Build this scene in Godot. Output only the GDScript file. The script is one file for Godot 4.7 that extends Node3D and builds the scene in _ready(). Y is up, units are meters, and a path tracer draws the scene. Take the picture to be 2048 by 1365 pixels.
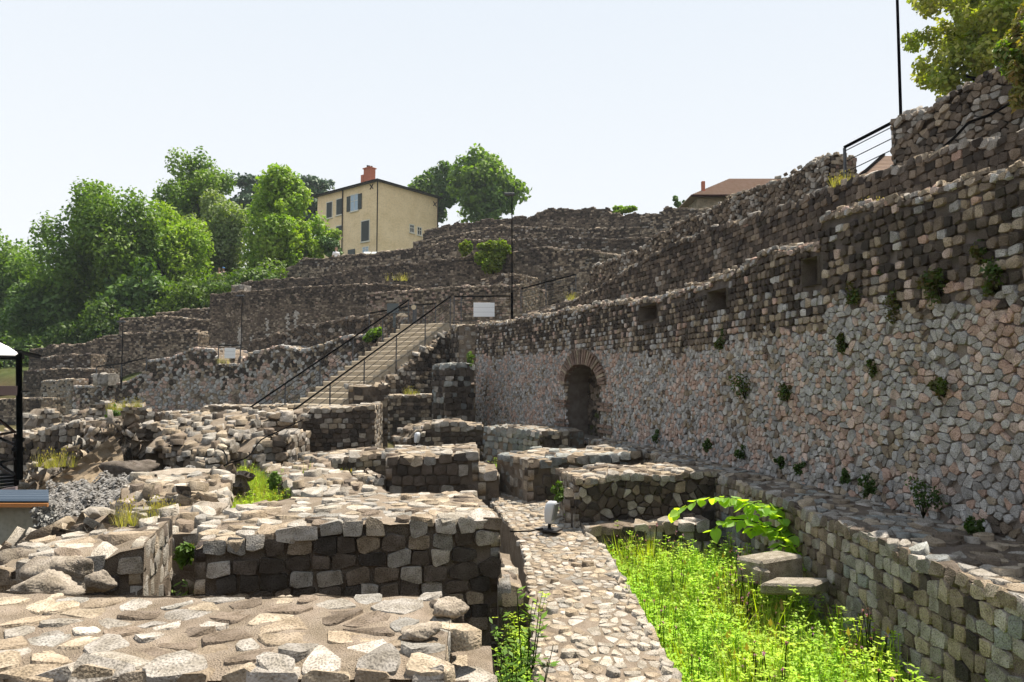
extends Node3D

const EYE := 2.15
var rng := RandomNumberGenerator.new()
var shapes := {}
var tone_mats := {}
var mat := {}
var noise_a := FastNoiseLite.new()
var noise_b := FastNoiseLite.new()
var used := {}


func lin(r: float, g: float, b: float) -> Color:
	return Color(r, g, b).linear_to_srgb()


func _ready() -> void:
	rng.seed = 7
	noise_a.seed = 3
	noise_a.frequency = 1.0
	noise_b.seed = 11
	noise_b.frequency = 1.0
	noise_b.fractal_octaves = 3
	setup_camera_and_light()
	make_materials()
	make_shapes()
	build_ground()
	build_near_ruins()
	build_right_walls()
	build_far_tiers()
	build_left_ruins()
	build_stairs()
	build_houses()
	mat.stem = plain(lin(0.12, 0.16, 0.05), 0.8)
	build_trees()
	build_plants()
	build_small_things()


func setup_camera_and_light() -> void:
	var cam := Camera3D.new()
	cam.name = "camera"
	cam.fov = 51.34
	cam.near = 0.05
	cam.far = 3000.0
	cam.position = Vector3(0, EYE, 0)
	cam.rotation_degrees = Vector3(3.12, 0, 0)
	add_child(cam)
	cam.current = true
	var env := Environment.new()
	env.background_mode = Environment.BG_SKY
	var sky := Sky.new()
	var sm := ProceduralSkyMaterial.new()
	sm.sky_top_color = lin(0.205, 0.24, 0.285)
	sm.sky_horizon_color = lin(0.318, 0.323, 0.327)
	sm.sky_curve = 0.55
	sm.ground_bottom_color = lin(0.12, 0.11, 0.09)
	sm.ground_horizon_color = lin(0.45, 0.46, 0.46)
	sm.sun_angle_max = 30.0
	sm.sun_curve = 0.1
	sky.sky_material = sm
	env.sky = sky
	env.tonemap_mode = Environment.TONE_MAPPER_LINEAR
	env.tonemap_exposure = 3.2
	env.sdfgi_enabled = true
	env.ssao_enabled = true
	env.ssil_enabled = true
	env.fog_enabled = true
	env.fog_density = 0.0004
	env.fog_light_color = lin(0.75, 0.84, 0.95)
	var we := WorldEnvironment.new()
	we.name = "environment"
	we.environment = env
	add_child(we)
	var sun := DirectionalLight3D.new()
	sun.name = "sun"
	sun.light_energy = 1.05
	sun.light_angular_distance = 0.5
	sun.light_color = Color(1.0, 0.955, 0.885)
	sun.shadow_enabled = true
	add_child(sun)
	sun.look_at_from_position(Vector3(0.26, 1.0, -0.33) * 50.0, Vector3.ZERO)


# ---------------------------------------------------------------- helpers
func tag(o: Node, label := "", category := "", group := "", kind := "") -> Node:
	if label:
		o.set_meta("label", label)
	if category:
		o.set_meta("category", category)
	if group:
		o.set_meta("group", group)
	if kind:
		o.set_meta("kind", kind)
	return o


func numbered(n: String) -> String:
	var k: int = used.get(n, -1) + 1
	used[n] = k
	return n if k == 0 else "%s_%03d" % [n, k]


func thing(called: String, label: String, category: String, at := Vector3.ZERO, turn := 0.0, group := "") -> Node3D:
	var o := Node3D.new()
	o.name = numbered(called)
	o.position = at
	o.rotation.y = turn
	add_child(o)
	tag(o, label, category, group)
	return o


func part(parent: Node, called: String, m: Mesh, ma: Material, at := Vector3.ZERO) -> MeshInstance3D:
	var o := MeshInstance3D.new()
	o.name = called
	o.mesh = m
	o.material_override = ma
	o.position = at
	parent.add_child(o, true)
	return o


class Acc:
	var v := PackedVector3Array()
	var n := PackedVector3Array()
	var c := PackedColorArray()
	var i := PackedInt32Array()

	func vert(p: Vector3, nn: Vector3, col: Color) -> int:
		v.append(p)
		n.append(nn)
		c.append(col)
		return v.size() - 1

	func quad(a: Vector3, b: Vector3, cc: Vector3, d: Vector3, col: Color = Color.WHITE) -> void:
		# corners in clockwise order as seen from the front
		var nn := (cc - a).cross(b - a)
		nn = nn.normalized() if nn.length_squared() > 1e-14 else Vector3.UP
		var k := v.size()
		for p in [a, b, cc, d]:
			v.append(p)
			n.append(nn)
			c.append(col)
		i.append_array([k, k + 1, k + 2, k, k + 2, k + 3])

	func tri(a: Vector3, b: Vector3, cc: Vector3, col: Color = Color.WHITE) -> void:
		var nn := (cc - a).cross(b - a)
		nn = nn.normalized() if nn.length_squared() > 1e-14 else Vector3.UP
		var k := v.size()
		for p in [a, b, cc]:
			v.append(p)
			n.append(nn)
			c.append(col)
		i.append_array([k, k + 1, k + 2])

	# box with corner at the centre c0, half sizes along three axes
	func box(c0: Vector3, hx: Vector3, hy: Vector3, hz: Vector3, col: Color = Color.WHITE) -> void:
		for s in [1.0, -1.0]:
			quad2(c0 + hx * s, hy, hz * s, col)
			quad2(c0 + hy * s, hz, hx * s, col)
			quad2(c0 + hz * s, hx, hy * s, col)

	func quad2(c0: Vector3, a: Vector3, b: Vector3, col: Color) -> void:
		quad(c0 - a - b, c0 - a + b, c0 + a + b, c0 + a - b, col)

	# tube along points with radii
	func tube(pts: Array, rad, sides := 6, col: Color = Color.WHITE, caps := true) -> void:
		var first := v.size()
		var m := pts.size()
		var side := Vector3.RIGHT
		for k in m:
			var t: Vector3 = (pts[mini(k + 1, m - 1)] - pts[maxi(k - 1, 0)]).normalized()
			if k == 0:
				side = t.cross(Vector3.UP if absf(t.y) < 0.9 else Vector3.RIGHT).normalized()
			side = (side - t * side.dot(t)).normalized()
			var up := t.cross(side)
			var r: float = rad[k] if rad is Array else rad
			for q in sides:
				var an := TAU * q / sides
				var d := side * cos(an) + up * sin(an)
				vert(pts[k] + d * r, d, col)
		for k in m - 1:
			for q in sides:
				var a := first + k * sides + q
				var b := first + k * sides + (q + 1) % sides
				i.append_array([a, b, a + sides, b, b + sides, a + sides])
		if caps:
			for e in [0, m - 1]:
				var t2: Vector3 = (pts[0] - pts[1]).normalized() if e == 0 else (pts[m - 1] - pts[m - 2]).normalized()
				var ce := vert(pts[e], t2, col)
				var st := v.size()
				for q in sides:
					vert(v[first + e * sides + q], t2, col)
				for q in sides:
					i.append_array([ce, st + q, st + (q + 1) % sides])

	func mesh() -> ArrayMesh:
		var am := ArrayMesh.new()
		if v.is_empty():
			return am
		var ar := []
		ar.resize(Mesh.ARRAY_MAX)
		ar[Mesh.ARRAY_VERTEX] = v
		ar[Mesh.ARRAY_NORMAL] = n
		ar[Mesh.ARRAY_COLOR] = c
		ar[Mesh.ARRAY_INDEX] = i
		am.add_surface_from_arrays(Mesh.PRIMITIVE_TRIANGLES, ar)
		return am

	func smooth() -> void:
		for k in n.size():
			n[k] = Vector3.ZERO
		for k in range(0, i.size(), 3):
			var a := i[k]
			var b := i[k + 1]
			var d := i[k + 2]
			var nn := (v[d] - v[a]).cross(v[b] - v[a])
			n[a] += nn
			n[b] += nn
			n[d] += nn
		for k in n.size():
			n[k] = n[k].normalized() if n[k].length_squared() > 1e-16 else Vector3.UP


# ---------------------------------------------------------------- materials
func make_texture(seed_: int, size: int, lo: float, hi: float, coarse: float, fine: float, pits: float) -> Array:
	var n1 := FastNoiseLite.new()
	n1.seed = seed_
	n1.frequency = coarse / size
	n1.fractal_octaves = 4
	var n2 := FastNoiseLite.new()
	n2.seed = seed_ + 1
	n2.noise_type = FastNoiseLite.TYPE_CELLULAR
	n2.frequency = fine / size
	n2.fractal_type = FastNoiseLite.FRACTAL_NONE
	var n3 := FastNoiseLite.new()
	n3.seed = seed_ + 2
	n3.frequency = fine * 1.7 / size
	n3.fractal_octaves = 3
	var a := n1.get_seamless_image(size, size)
	var b := n2.get_seamless_image(size, size)
	var c := n3.get_seamless_image(size, size)
	a.convert(Image.FORMAT_L8)
	b.convert(Image.FORMAT_L8)
	c.convert(Image.FORMAT_L8)
	var da := a.get_data()
	var db := b.get_data()
	var dc := c.get_data()
	var col := PackedByteArray()
	col.resize(size * size * 3)
	var hei := PackedByteArray()
	hei.resize(size * size)
	for k in size * size:
		var x := da[k] / 255.0
		var y := db[k] / 255.0
		var z := dc[k] / 255.0
		var m := lerpf(lo, hi, clampf(0.5 + (x - 0.5) * 1.0 + (z - 0.5) * 1.0, 0.0, 1.0))
		if z > 0.70:
			m = lerpf(m, minf(1.0, hi * 1.15), clampf((z - 0.70) * 7.0, 0.0, 0.8))
		if z < 0.30:
			m = lerpf(m, lo * 0.55, clampf((0.30 - z) * 7.0, 0.0, 0.85) * pits)
		var s := pow(clampf(m, 0.0, 1.0), 1.0 / 2.2) * 255.0
		col[k * 3] = int(s)
		col[k * 3 + 1] = int(clampf(s * (0.985 + 0.02 * x), 0.0, 255.0))
		col[k * 3 + 2] = int(clampf(s * (0.95 + 0.07 * x), 0.0, 255.0))
		hei[k] = int(clampf(x * 0.45 + z * 0.45 + y * 0.1, 0.0, 1.0) * 255.0)
	return [ImageTexture.create_from_image(Image.create_from_data(size, size, false, Image.FORMAT_RGB8, col)), ImageTexture.create_from_image(Image.create_from_data(size, size, false, Image.FORMAT_L8, hei))]


func rock(albedo: Color, tex: Array, scale: float, bump: float, vertex := false) -> StandardMaterial3D:
	var m := StandardMaterial3D.new()
	m.albedo_color = albedo
	m.albedo_texture = tex[0]
	m.roughness = 0.95
	m.metallic_specular = 0.25
	m.uv1_triplanar = true
	m.uv1_world_triplanar = true
	m.uv1_triplanar_sharpness = 4.0
	m.uv1_scale = Vector3.ONE * scale
	m.heightmap_enabled = true
	m.heightmap_texture = tex[1]
	m.heightmap_scale = bump
	m.vertex_color_use_as_albedo = vertex
	return m


func plain(albedo: Color, rough := 0.8, metal := 0.0, spec := 0.5) -> StandardMaterial3D:
	var m := StandardMaterial3D.new()
	m.albedo_color = albedo
	m.roughness = rough
	m.metallic = metal
	m.metallic_specular = spec
	return m


var rock_tex: Array
var grain_tex: Array
var plaster_tex: Array


func make_materials() -> void:
	rock_tex = make_texture(21, 512, 0.48, 1.0, 6.0, 34.0, 1.0)
	grain_tex = make_texture(33, 512, 0.55, 1.0, 4.0, 60.0, 0.8)
	plaster_tex = make_texture(45, 256, 0.82, 1.0, 5.0, 18.0, 0.25)
	mat.stones = rock(Color.WHITE, rock_tex, 1.3, 1.1, true)
	mat.core = rock(Color.WHITE, grain_tex, 1.1, 2.2, true)
	mat.far = rock(Color.WHITE, rock_tex, 0.33, 4.0, true)
	mat.earth = rock(lin(0.16, 0.13, 0.09), grain_tex, 0.35, 2.0, true)
	mat.steel = plain(lin(0.05, 0.056, 0.066), 0.45, 0.3)
	mat.wire = plain(lin(0.25, 0.25, 0.27), 0.4, 0.8)
	mat.white_panel = plain(lin(0.72, 0.74, 0.76), 0.5)


# tone palettes, linear albedo
var PINK := [Color(0.46, 0.345, 0.29), Color(0.44, 0.35, 0.295), Color(0.41, 0.295, 0.245), Color(0.49, 0.40, 0.34)]
var GREY := [Color(0.385, 0.36, 0.325), Color(0.335, 0.315, 0.29), Color(0.29, 0.28, 0.262), Color(0.43, 0.40, 0.365)]
var TAN := [Color(0.39, 0.33, 0.255), Color(0.35, 0.29, 0.222), Color(0.42, 0.36, 0.285), Color(0.31, 0.255, 0.195)]
var DARK := [Color(0.082, 0.069, 0.059), Color(0.105, 0.088, 0.075), Color(0.066, 0.058, 0.052), Color(0.13, 0.108, 0.092)]
var MID := [Color(0.175, 0.143, 0.115), Color(0.215, 0.175, 0.14), Color(0.145, 0.121, 0.101), Color(0.245, 0.20, 0.16)]
var PALE := [Color(0.42, 0.385, 0.335), Color(0.38, 0.35, 0.305), Color(0.46, 0.425, 0.375), Color(0.35, 0.325, 0.29)]
var ROSE := [Color(0.55, 0.395, 0.33), Color(0.52, 0.42, 0.37), Color(0.59, 0.47, 0.41), Color(0.47, 0.35, 0.295)]
var ASH := [Color(0.47, 0.465, 0.46), Color(0.40, 0.40, 0.40), Color(0.52, 0.51, 0.50), Color(0.35, 0.345, 0.34)]
var BLUE := [Color(0.27, 0.285, 0.28), Color(0.22, 0.235, 0.24), Color(0.32, 0.335, 0.325)]
var BRICK := [Color(0.26, 0.185, 0.15), Color(0.24, 0.175, 0.145), Color(0.29, 0.215, 0.175)]


var WEATHERED := [PALE, 0.28, TAN, 0.20, GREY, 0.20, MID, 0.22, DARK, 0.10]


func pick_tone(weights: Array, at := Vector3.INF) -> Color:
	# weights: [palette, share, palette, share, ...]
	var r := rng.randf()
	if at.is_finite():
		# weathering comes in patches
		r = clampf(lerpf(r, 0.5 + 1.1 * noise_b.get_noise_3d(at.x * 1.3, at.y * 1.3, at.z * 1.3), 0.45), 0.0, 0.999)
	var k := 0
	while k < weights.size() - 2 and r > weights[k + 1]:
		r -= weights[k + 1]
		k += 2
	var pal: Array = weights[k]
	return pal[rng.randi() % pal.size()]


func tone_mat(c: Color, b: int) -> StandardMaterial3D:
	var key := "%s%d" % [c.to_html(), b]
	if not tone_mats.has(key):
		var f: float = [0.86, 1.0, 1.14][b]
		tone_mats[key] = rock(Color(c.r * f, c.g * f, c.b * f).linear_to_srgb(), rock_tex, 1.3, 1.1)
	return tone_mats[key]


# ---------------------------------------------------------------- stone shapes
# a torus of jittered sites gives tightly packed cells; each cell becomes one stone shape in units of its cell
func make_shapes() -> void:
	shapes["rubble"] = cells(5, 20, 20, 0.5, 0.38, 0.34, 0.05, 0.24)
	shapes["coursed"] = cells(6, 12, 10, 0.30, 0.07, 0.0, 0.03, 0.14, 0.0)
	shapes["flat"] = cells(8, 16, 16, 0.5, 0.45, 0.36, 0.045, 0.26)
	shapes["cobble"] = cells(9, 14, 14, 0.44, 0.40, 0.24, 0.075, 0.28)
	shapes["fine"] = cells(12, 14, 10, 0.38, 0.08, 0.0, 0.03, 0.0, 0.0)


func cells(seed_: int, nx: int, ny: int, jit: float, jity: float, drop: float, gap: float, nip: float, stagger := 0.5) -> Array:
	var r := RandomNumberGenerator.new()
	r.seed = seed_
	var site := []
	var alive := []
	for j in ny:
		for i in nx:
			var off := stagger if j % 2 == 1 else 0.0
			site.append(Vector2(i + 0.5 + off + r.randf_range(-jit, jit), j + 0.5 + r.randf_range(-jity, jity)))
			alive.append(r.randf() >= drop)
	var outp := []
	for j in ny:
		for i in nx:
			var k := j * nx + i
			if not alive[k]:
				outp.append(null)
				continue
			var s: Vector2 = site[k]
			var poly := PackedVector2Array([s + Vector2(-1.9, -1.9), s + Vector2(1.9, -1.9), s + Vector2(1.9, 1.9), s + Vector2(-1.9, 1.9)])
			for dj in range(-3, 4):
				for di in range(-3, 4):
					if di == 0 and dj == 0:
						continue
					var kk := posmod(j + dj, ny) * nx + posmod(i + di, nx)
					if not alive[kk]:
						continue
					var o: Vector2 = site[kk]
					o.x += nx * floorf(float(i + di) / nx)
					o.y += ny * floorf(float(j + dj) / ny)
					var mid := (s + o) * 0.5
					var dir := (o - s)
					var np := PackedVector2Array()
					for q in poly.size():
						var a := poly[q]
						var b := poly[(q + 1) % poly.size()]
						var da := (a - mid).dot(dir)
						var db := (b - mid).dot(dir)
						if da <= 0.0:
							np.append(a)
						if (da < 0.0) != (db < 0.0):
							np.append(a.lerp(b, da / (da - db)))
					poly = np
			var cen := Vector2.ZERO
			for q in poly:
				cen += q
			cen /= poly.size()
			# pull in for the joint, cut the corners
			var cut := PackedVector2Array()
			var m := poly.size()
			var g := 1.0 - gap - r.randf() * gap
			for q in m:
				var a := cen + (poly[q] - cen) * g
				var pr := cen + (poly[(q + m - 1) % m] - cen) * g
				var ne := cen + (poly[(q + 1) % m] - cen) * g
				if nip <= 0.0:
					cut.append(a)
					continue
				var t := r.randf_range(0.04, nip)
				var wob := r.randf_range(0.93, 1.04)
				cut.append(cen + (a.lerp(pr, t) - cen) * wob)
				cut.append(cen + (a.lerp(ne, r.randf_range(0.04, nip)) - cen) * wob)
			var base := Vector2(i + 0.5, j + 0.5)
			outp.append(stone_shape(cut, cen, base, r))
	return [nx, ny, outp]


func stone_shape(poly: PackedVector2Array, cen: Vector2, base: Vector2, r: RandomNumberGenerator) -> Dictionary:
	var a := Acc.new()
	var m := poly.size()
	var w := Color.WHITE
	var tilt := Vector2(r.randf_range(-0.14, 0.14), r.randf_range(-0.14, 0.14))
	var rim := []
	for q in m:
		var d := (poly[q] - cen) * r.randf_range(0.92, 0.99)
		rim.append(Vector3(cen.x + d.x - base.x, cen.y + d.y - base.y, 0.40 + r.randf_range(-0.07, 0.04) + d.dot(tilt)))
	for q in m:
		var d := (poly[q] - cen).normalized()
		a.vert(Vector3(poly[q].x - base.x, poly[q].y - base.y, -0.5), Vector3(d.x, d.y, 0.1).normalized(), w)
	for q in m:
		var d := (poly[q] - cen).normalized()
		a.vert(rim[q], Vector3(d.x, d.y, 0.45).normalized(), w)
	for q in m:
		var d := (poly[q] - cen).normalized() * 0.13 - tilt * 0.6 + Vector2(r.randf_range(-0.14, 0.14), r.randf_range(-0.14, 0.14))
		a.vert(rim[q], Vector3(d.x, d.y, 1.0).normalized(), w)
	var off := Vector2(r.randf_range(-0.12, 0.12), r.randf_range(-0.12, 0.12))
	a.vert(Vector3(cen.x + off.x - base.x, cen.y + off.y - base.y, 0.44 + r.randf_range(-0.06, 0.08) + off.dot(tilt)), Vector3(-tilt.x * 0.6, -tilt.y * 0.6, 1.0).normalized(), w)
	var turn_sum := 0.0
	for q in m:
		turn_sum += (poly[q] - cen).cross(poly[(q + 1) % m] - cen)
	var turned := turn_sum < 0.0
	for q in m:
		var b := (q + 1) % m
		var ids := [q, m + q, b, b, m + q, m + b, 2 * m + q, 3 * m, 2 * m + b]
		if turned:
			ids = [q, b, m + q, b, m + b, m + q, 2 * m + q, 2 * m + b, 3 * m]
		a.i.append_array(ids)
	var size := Vector2.ZERO
	for q in poly:
		size = size.max((q - cen).abs())
	return {"v": a.v, "n": a.n, "i": a.i, "mesh": a.mesh(), "size": size * 2.0, "cen": cen - base}


class Stones:
	var rec := []  # [score, shape, transform, colour, bright]


func append_stone(acc: Acc, sh: Dictionary, xf: Transform3D, col: Color) -> void:
	var k := acc.v.size()
	acc.v.append_array(xf * (sh.v as PackedVector3Array))
	var b := xf.basis
	var ix := b.x / b.x.length_squared()
	var iy := b.y / b.y.length_squared()
	var iz := b.z / b.z.length_squared()
	for nn: Vector3 in sh.n:
		acc.n.append((ix * nn.x + iy * nn.y + iz * nn.z).normalized())
		acc.c.append(col)
	for q: int in sh.i:
		acc.i.append(k + q)


func add_stone(st: Stones, sh: Dictionary, xf: Transform3D, tone: Color) -> void:
	var p := xf.origin - Vector3(0, EYE, 0)
	var d := p.length()
	var area: float = xf.basis.x.length() * xf.basis.y.length() * sh.size.x * sh.size.y
	var face := maxf(0.0, xf.basis.z.normalized().dot(-p / d))
	var score: float = area * (face + 0.03) * 1420.0 * 1420.0 / (d * d)
	var z := maxf(-p.z, 0.01)
	if p.z > -0.5 or absf(p.x / z) > 0.75 or absf(p.y / z) > 0.55:
		score *= 0.0001
	st.rec.append([score, sh, xf, tone, rng.randi() % 3])


# the largest in the picture become parts of their own, the rest one mass
func finish_stones(st: Stones, parent: Node3D, called := "stone", most := 300, mass_mat: Material = null) -> void:
	st.rec.sort_custom(func(a, b): return a[0] > b[0])
	var acc := Acc.new()
	var n := 0
	for r in st.rec:
		if n < most and r[0] >= 90.0:
			var o := MeshInstance3D.new()
			o.name = called if n == 0 else "%s_%03d" % [called, n]
			o.mesh = r[1].mesh
			o.material_override = tone_mat(r[3], r[4])
			o.transform = r[2]
			parent.add_child(o)
			n += 1
		else:
			var f: float = [0.86, 1.0, 1.14][r[4]]
			append_stone(acc, r[1], r[2], Color(r[3].r * f, r[3].g * f, r[3].b * f))
	if acc.v.size():
		var o2 := part(parent, "small_" + called + "_mass", acc.mesh(), mass_mat if mass_mat else mat.stones)
		o2.set_meta("kind", "stuff")


# ---------------------------------------------------------------- masonry
# a polyline of front-face points, y = top of the wall there
class Line:
	var p := PackedVector3Array()
	var s := PackedFloat32Array()
	var length := 0.0

	func _init(pts: Array, curved := false) -> void:
		var src := []
		if curved and pts.size() > 2:
			for k in pts.size() - 1:
				var a: Vector3 = pts[maxi(k - 1, 0)]
				var b: Vector3 = pts[k]
				var c: Vector3 = pts[k + 1]
				var d: Vector3 = pts[mini(k + 2, pts.size() - 1)]
				for q in 6:
					var t := q / 6.0
					var w := b.cubic_interpolate(c, a, d, t)
					w.y = lerpf(b.y, c.y, t)
					src.append(w)
			src.append(pts[-1])
		else:
			src = pts
		for k in src.size():
			if k:
				var e: Vector3 = src[k] - src[k - 1]
				length += Vector2(e.x, e.z).length()
			p.append(src[k])
			s.append(length)

	func seg(x: float) -> int:
		var k := s.bsearch(x) - 1
		return clampi(k, 0, p.size() - 2)

	func at(x: float) -> Vector3:
		var k := seg(x)
		var t := (x - s[k]) / maxf(s[k + 1] - s[k], 1e-5)
		if x < 0.0 or x > length:
			return p[k] + (p[k + 1] - p[k]) * Vector3(t, 0, t) + Vector3(0, (p[k + 1].y - p[k].y) * clampf(t, 0, 1), 0)
		return p[k].lerp(p[k + 1], t)

	func dir(x: float) -> Vector3:
		var a := at(x - 0.15)
		var b := at(x + 0.15)
		return Vector3(b.x - a.x, 0, b.z - a.z).normalized()


func hash1(x: float, seed_: float) -> float:
	return fposmod(sin(x * 127.1 + seed_ * 311.7) * 43758.5453, 1.0)


# options: base, thick, cw, ch (stone cell), style, face (palette weights), top_face, crust (share of black crusted stones near the top), mortar, top_mortar,
# jag (height of broken top steps), grid (mesh step of the core), ends, top_cell, holes, split (height below the top where the coursed band ends), lean (rise of the top towards the back)
func masonry(called: String, label: String, pts: Array, o: Dictionary) -> Node3D:
	var line := Line.new(pts, o.get("curved", false))
	var mid := line.at(line.length * 0.5)
	var root := thing(called, label, o.get("category", "ruined wall"), Vector3.ZERO, 0.0, o.get("group", ""))
	root.set_meta("kind", "thing")
	var base: float = o.get("base", 0.0)
	var thick: float = o.get("thick", 0.8)
	var grid: float = o.get("grid", 0.1)
	var jag: float = o.get("jag", 0.05)
	var top_rough: float = o.get("top_rough", jag * 0.5)
	var lean: float = o.get("lean", 0.0)
	var style: String = o.get("style", "coursed")
	var cw: float = o.get("cw", 0.16)
	var ch: float = o.get("ch", 0.12)
	var proud: float = o.get("proud", 0.014)
	var crust: float = o.get("crust", 0.0)
	var crust_deep: float = o.get("crust_deep", 0.6)
	var face: Array = o.get("face", WEATHERED)
	var top_face: Array = o.get("top_face", WEATHERED)
	var mortar: Color = o.get("mortar", Color(0.25, 0.21, 0.17))
	var top_mortar: Color = o.get("top_mortar", mortar)
	var split: float = o.get("split", 0.0)
	var holes: Array = o.get("holes", [])
	var bevel: float = o.get("bevel", ch * 0.25)
	var sd: float = o.get("seed", float(root.get_index()))
	var flip := 1.0
	var t0 := line.dir(line.length * 0.5)
	var n0 := Vector3(-t0.z, 0, t0.x)
	var facing: Vector3 = o.get("facing", Vector3(0, 0, 0) - mid)
	if n0.dot(facing) < 0.0:
		flip = -1.0
	var jstep: float = o.get("jstep", 0.4)
	var top_at := func(s: float) -> float:
		var q := hash1(floorf(s / jstep + noise_a.get_noise_2d(s * 2.0, sd) * 0.4), sd)
		var jg := (q - 0.6) * jag + noise_a.get_noise_2d(s * 1.3, sd * 7.0) * jag * 0.6
		return line.at(s).y + jg
	var inside := func(s: float, y: float, grow: float) -> bool:
		for h in holes:
			if s > h[0] - grow and s < h[1] + grow and y > h[2] - grow and y < h[3] + grow:
				if h[4] > 0.0:  # round head: centre at spring height
					var r: float = (h[1] - h[0]) * 0.5
					var sp: float = h[3] - r * h[4]
					if y > sp and Vector2((s - (h[0] + h[1]) * 0.5) / (r + grow), (y - sp) / (r * h[4] + grow)).length() > 1.0:
						continue
				return true
		return false
	# crusted by weather: streaks that hang from the top
	var crusted := func(s: float, y: float, tp: float) -> float:
		if crust <= 0.0:
			return 0.0
		var streak := noise_a.get_noise_2d(s * 2.2, sd * 3.0) * 0.7 + noise_a.get_noise_2d(s * 7.0, y * 0.8 + sd) * 0.45
		var deep := crust_deep * (1.0 + streak * 1.3)
		return crust * clampf((deep - (tp - y)) / 0.12, 0.0, 1.0)
	# ---- core
	var core := Acc.new()
	var cols := PackedFloat32Array()
	var nc := maxi(2, int(ceil(line.length / grid)))
	for k in nc + 1:
		cols.append(line.length * k / nc)
	for h in holes:
		cols.append(h[0])
		cols.append(h[1])
	cols.sort()
	var ymax := base
	var tops := PackedFloat32Array()
	for s in cols:
		var ty: float = top_at.call(s)
		tops.append(ty)
		ymax = maxf(ymax, ty)
	var rows := PackedFloat32Array()
	var nr := maxi(1, int(ceil((ymax - base) / grid)))
	for k in nr + 1:
		rows.append(lerpf(base, ymax, float(k) / nr))
	for h in holes:
		rows.append(h[2])
		rows.append(h[3])
	rows.sort()
	var rr := rows.size()
	var amp: float = o.get("rough", 0.014)
	var frow := []
	for ci in cols.size():
		var s := cols[ci]
		var p := line.at(s)
		var t := line.dir(s)
		var n := Vector3(-t.z, 0, t.x) * flip
		var idx := PackedInt32Array()
		for ri in rr:
			var y := minf(rows[ri], tops[ci] - bevel)
			var q := Vector3(p.x, y, p.z)
			q += n * (noise_b.get_noise_3d(q.x * 5.0, q.y * 5.0, q.z * 5.0) * amp * 2.0 - amp * 1.4)
			var cr: float = crusted.call(s, y, tops[ci])
			var mc := mortar * (0.8 + 0.5 * (0.5 + 0.5 * noise_b.get_noise_3d(q.x * 2.0, q.y * 2.0, q.z * 2.0)))
			if split > 0.0 and tops[ci] - y < split + noise_a.get_noise_2d(s * 1.5, sd) * 0.12:
				cr = maxf(cr, 0.85)
			if cr > 0.0:
				mc = mc.lerp(Color(0.085, 0.075, 0.068), clampf(cr * (0.8 + 0.5 * noise_a.get_noise_3d(q.x * 9.0, q.y * 3.0, q.z * 9.0)), 0, 1))
			idx.append(core.vert(q, n, mc))
		frow.append(idx)
	for ci in cols.size() - 1:
		for ri in rr - 1:
			if rows[ri] >= tops[ci] - bevel and rows[ri] >= tops[ci + 1] - bevel:
				continue
			if inside.call((cols[ci] + cols[ci + 1]) * 0.5, (rows[ri] + rows[ri + 1]) * 0.5, 0.0):
				continue
			var a: int = frow[ci][ri]
			var b: int = frow[ci][ri + 1]
			var c: int = frow[ci + 1][ri + 1]
			var d: int = frow[ci + 1][ri]
			if flip > 0:
				core.i.append_array([a, b, d, b, c, d])
			else:
				core.i.append_array([a, d, b, b, d, c])
	# top and back
	var na := maxi(1, int(round(thick / maxf(grid, 0.12))))
	var trow := []
	for ci in cols.size():
		var s := cols[ci]
		var p := line.at(s)
		var t := line.dir(s)
		var n := Vector3(-t.z, 0, t.x) * flip
		var idx := PackedInt32Array()
		for k in na + 1:
			var w := thick * k / na
			var q := Vector3(p.x, tops[ci] + lean * w / thick, p.z) - n * w
			q.y += noise_b.get_noise_3d(q.x * 3.0, 3.0, q.z * 3.0) * top_rough * (0.0 if k == 0 else 1.0) + noise_a.get_noise_3d(q.x * 14.0, 5.0, q.z * 14.0) * 0.008
			q -= n * noise_a.get_noise_2d(s * 4.0, sd + k) * (0.05 if k == na else 0.0)
			q.y -= bevel if k == 0 else 0.005
			var mc := top_mortar * (0.75 + 0.6 * (0.5 + 0.5 * noise_b.get_noise_3d(q.x * 2.0, 9.0, q.z * 2.0)))
			idx.append(core.vert(q, Vector3.UP, mc))
		idx.append(core.vert(Vector3(p.x, tops[ci] + lean, p.z) - n * thick, -n, mortar))
		idx.append(core.vert(Vector3(p.x, base, p.z) - n * thick, -n, mortar))
		trow.append(idx)
	for ci in cols.size() - 1:
		for k in na + 2:
			if k == na:
				continue
			var a: int = trow[ci][k]
			var b: int = trow[ci][k + 1]
			var c: int = trow[ci + 1][k + 1]
			var d: int = trow[ci + 1][k]
			if flip > 0:
				core.i.append_array([a, b, d, b, c, d])
			else:
				core.i.append_array([a, d, b, b, d, c])
	# ends
	for e in [0, cols.size() - 1]:
		var p := line.at(cols[e])
		var t := line.dir(cols[e])
		var n := Vector3(-t.z, 0, t.x) * flip
		var a := Vector3(p.x, base, p.z)
		var b := Vector3(p.x, tops[e], p.z)
		var ou := t * (-1.0 if e == 0 else 1.0)
		var k := core.v.size()
		for q in [a, b, b - n * thick + Vector3(0, lean, 0), a - n * thick]:
			core.vert(q, ou, mortar)
		core.i.append_array([k, k + 2, k + 1, k, k + 3, k + 2] if flip * ou.dot(t) < 0 else [k, k + 1, k + 2, k, k + 2, k + 3])
	core.smooth()
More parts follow.
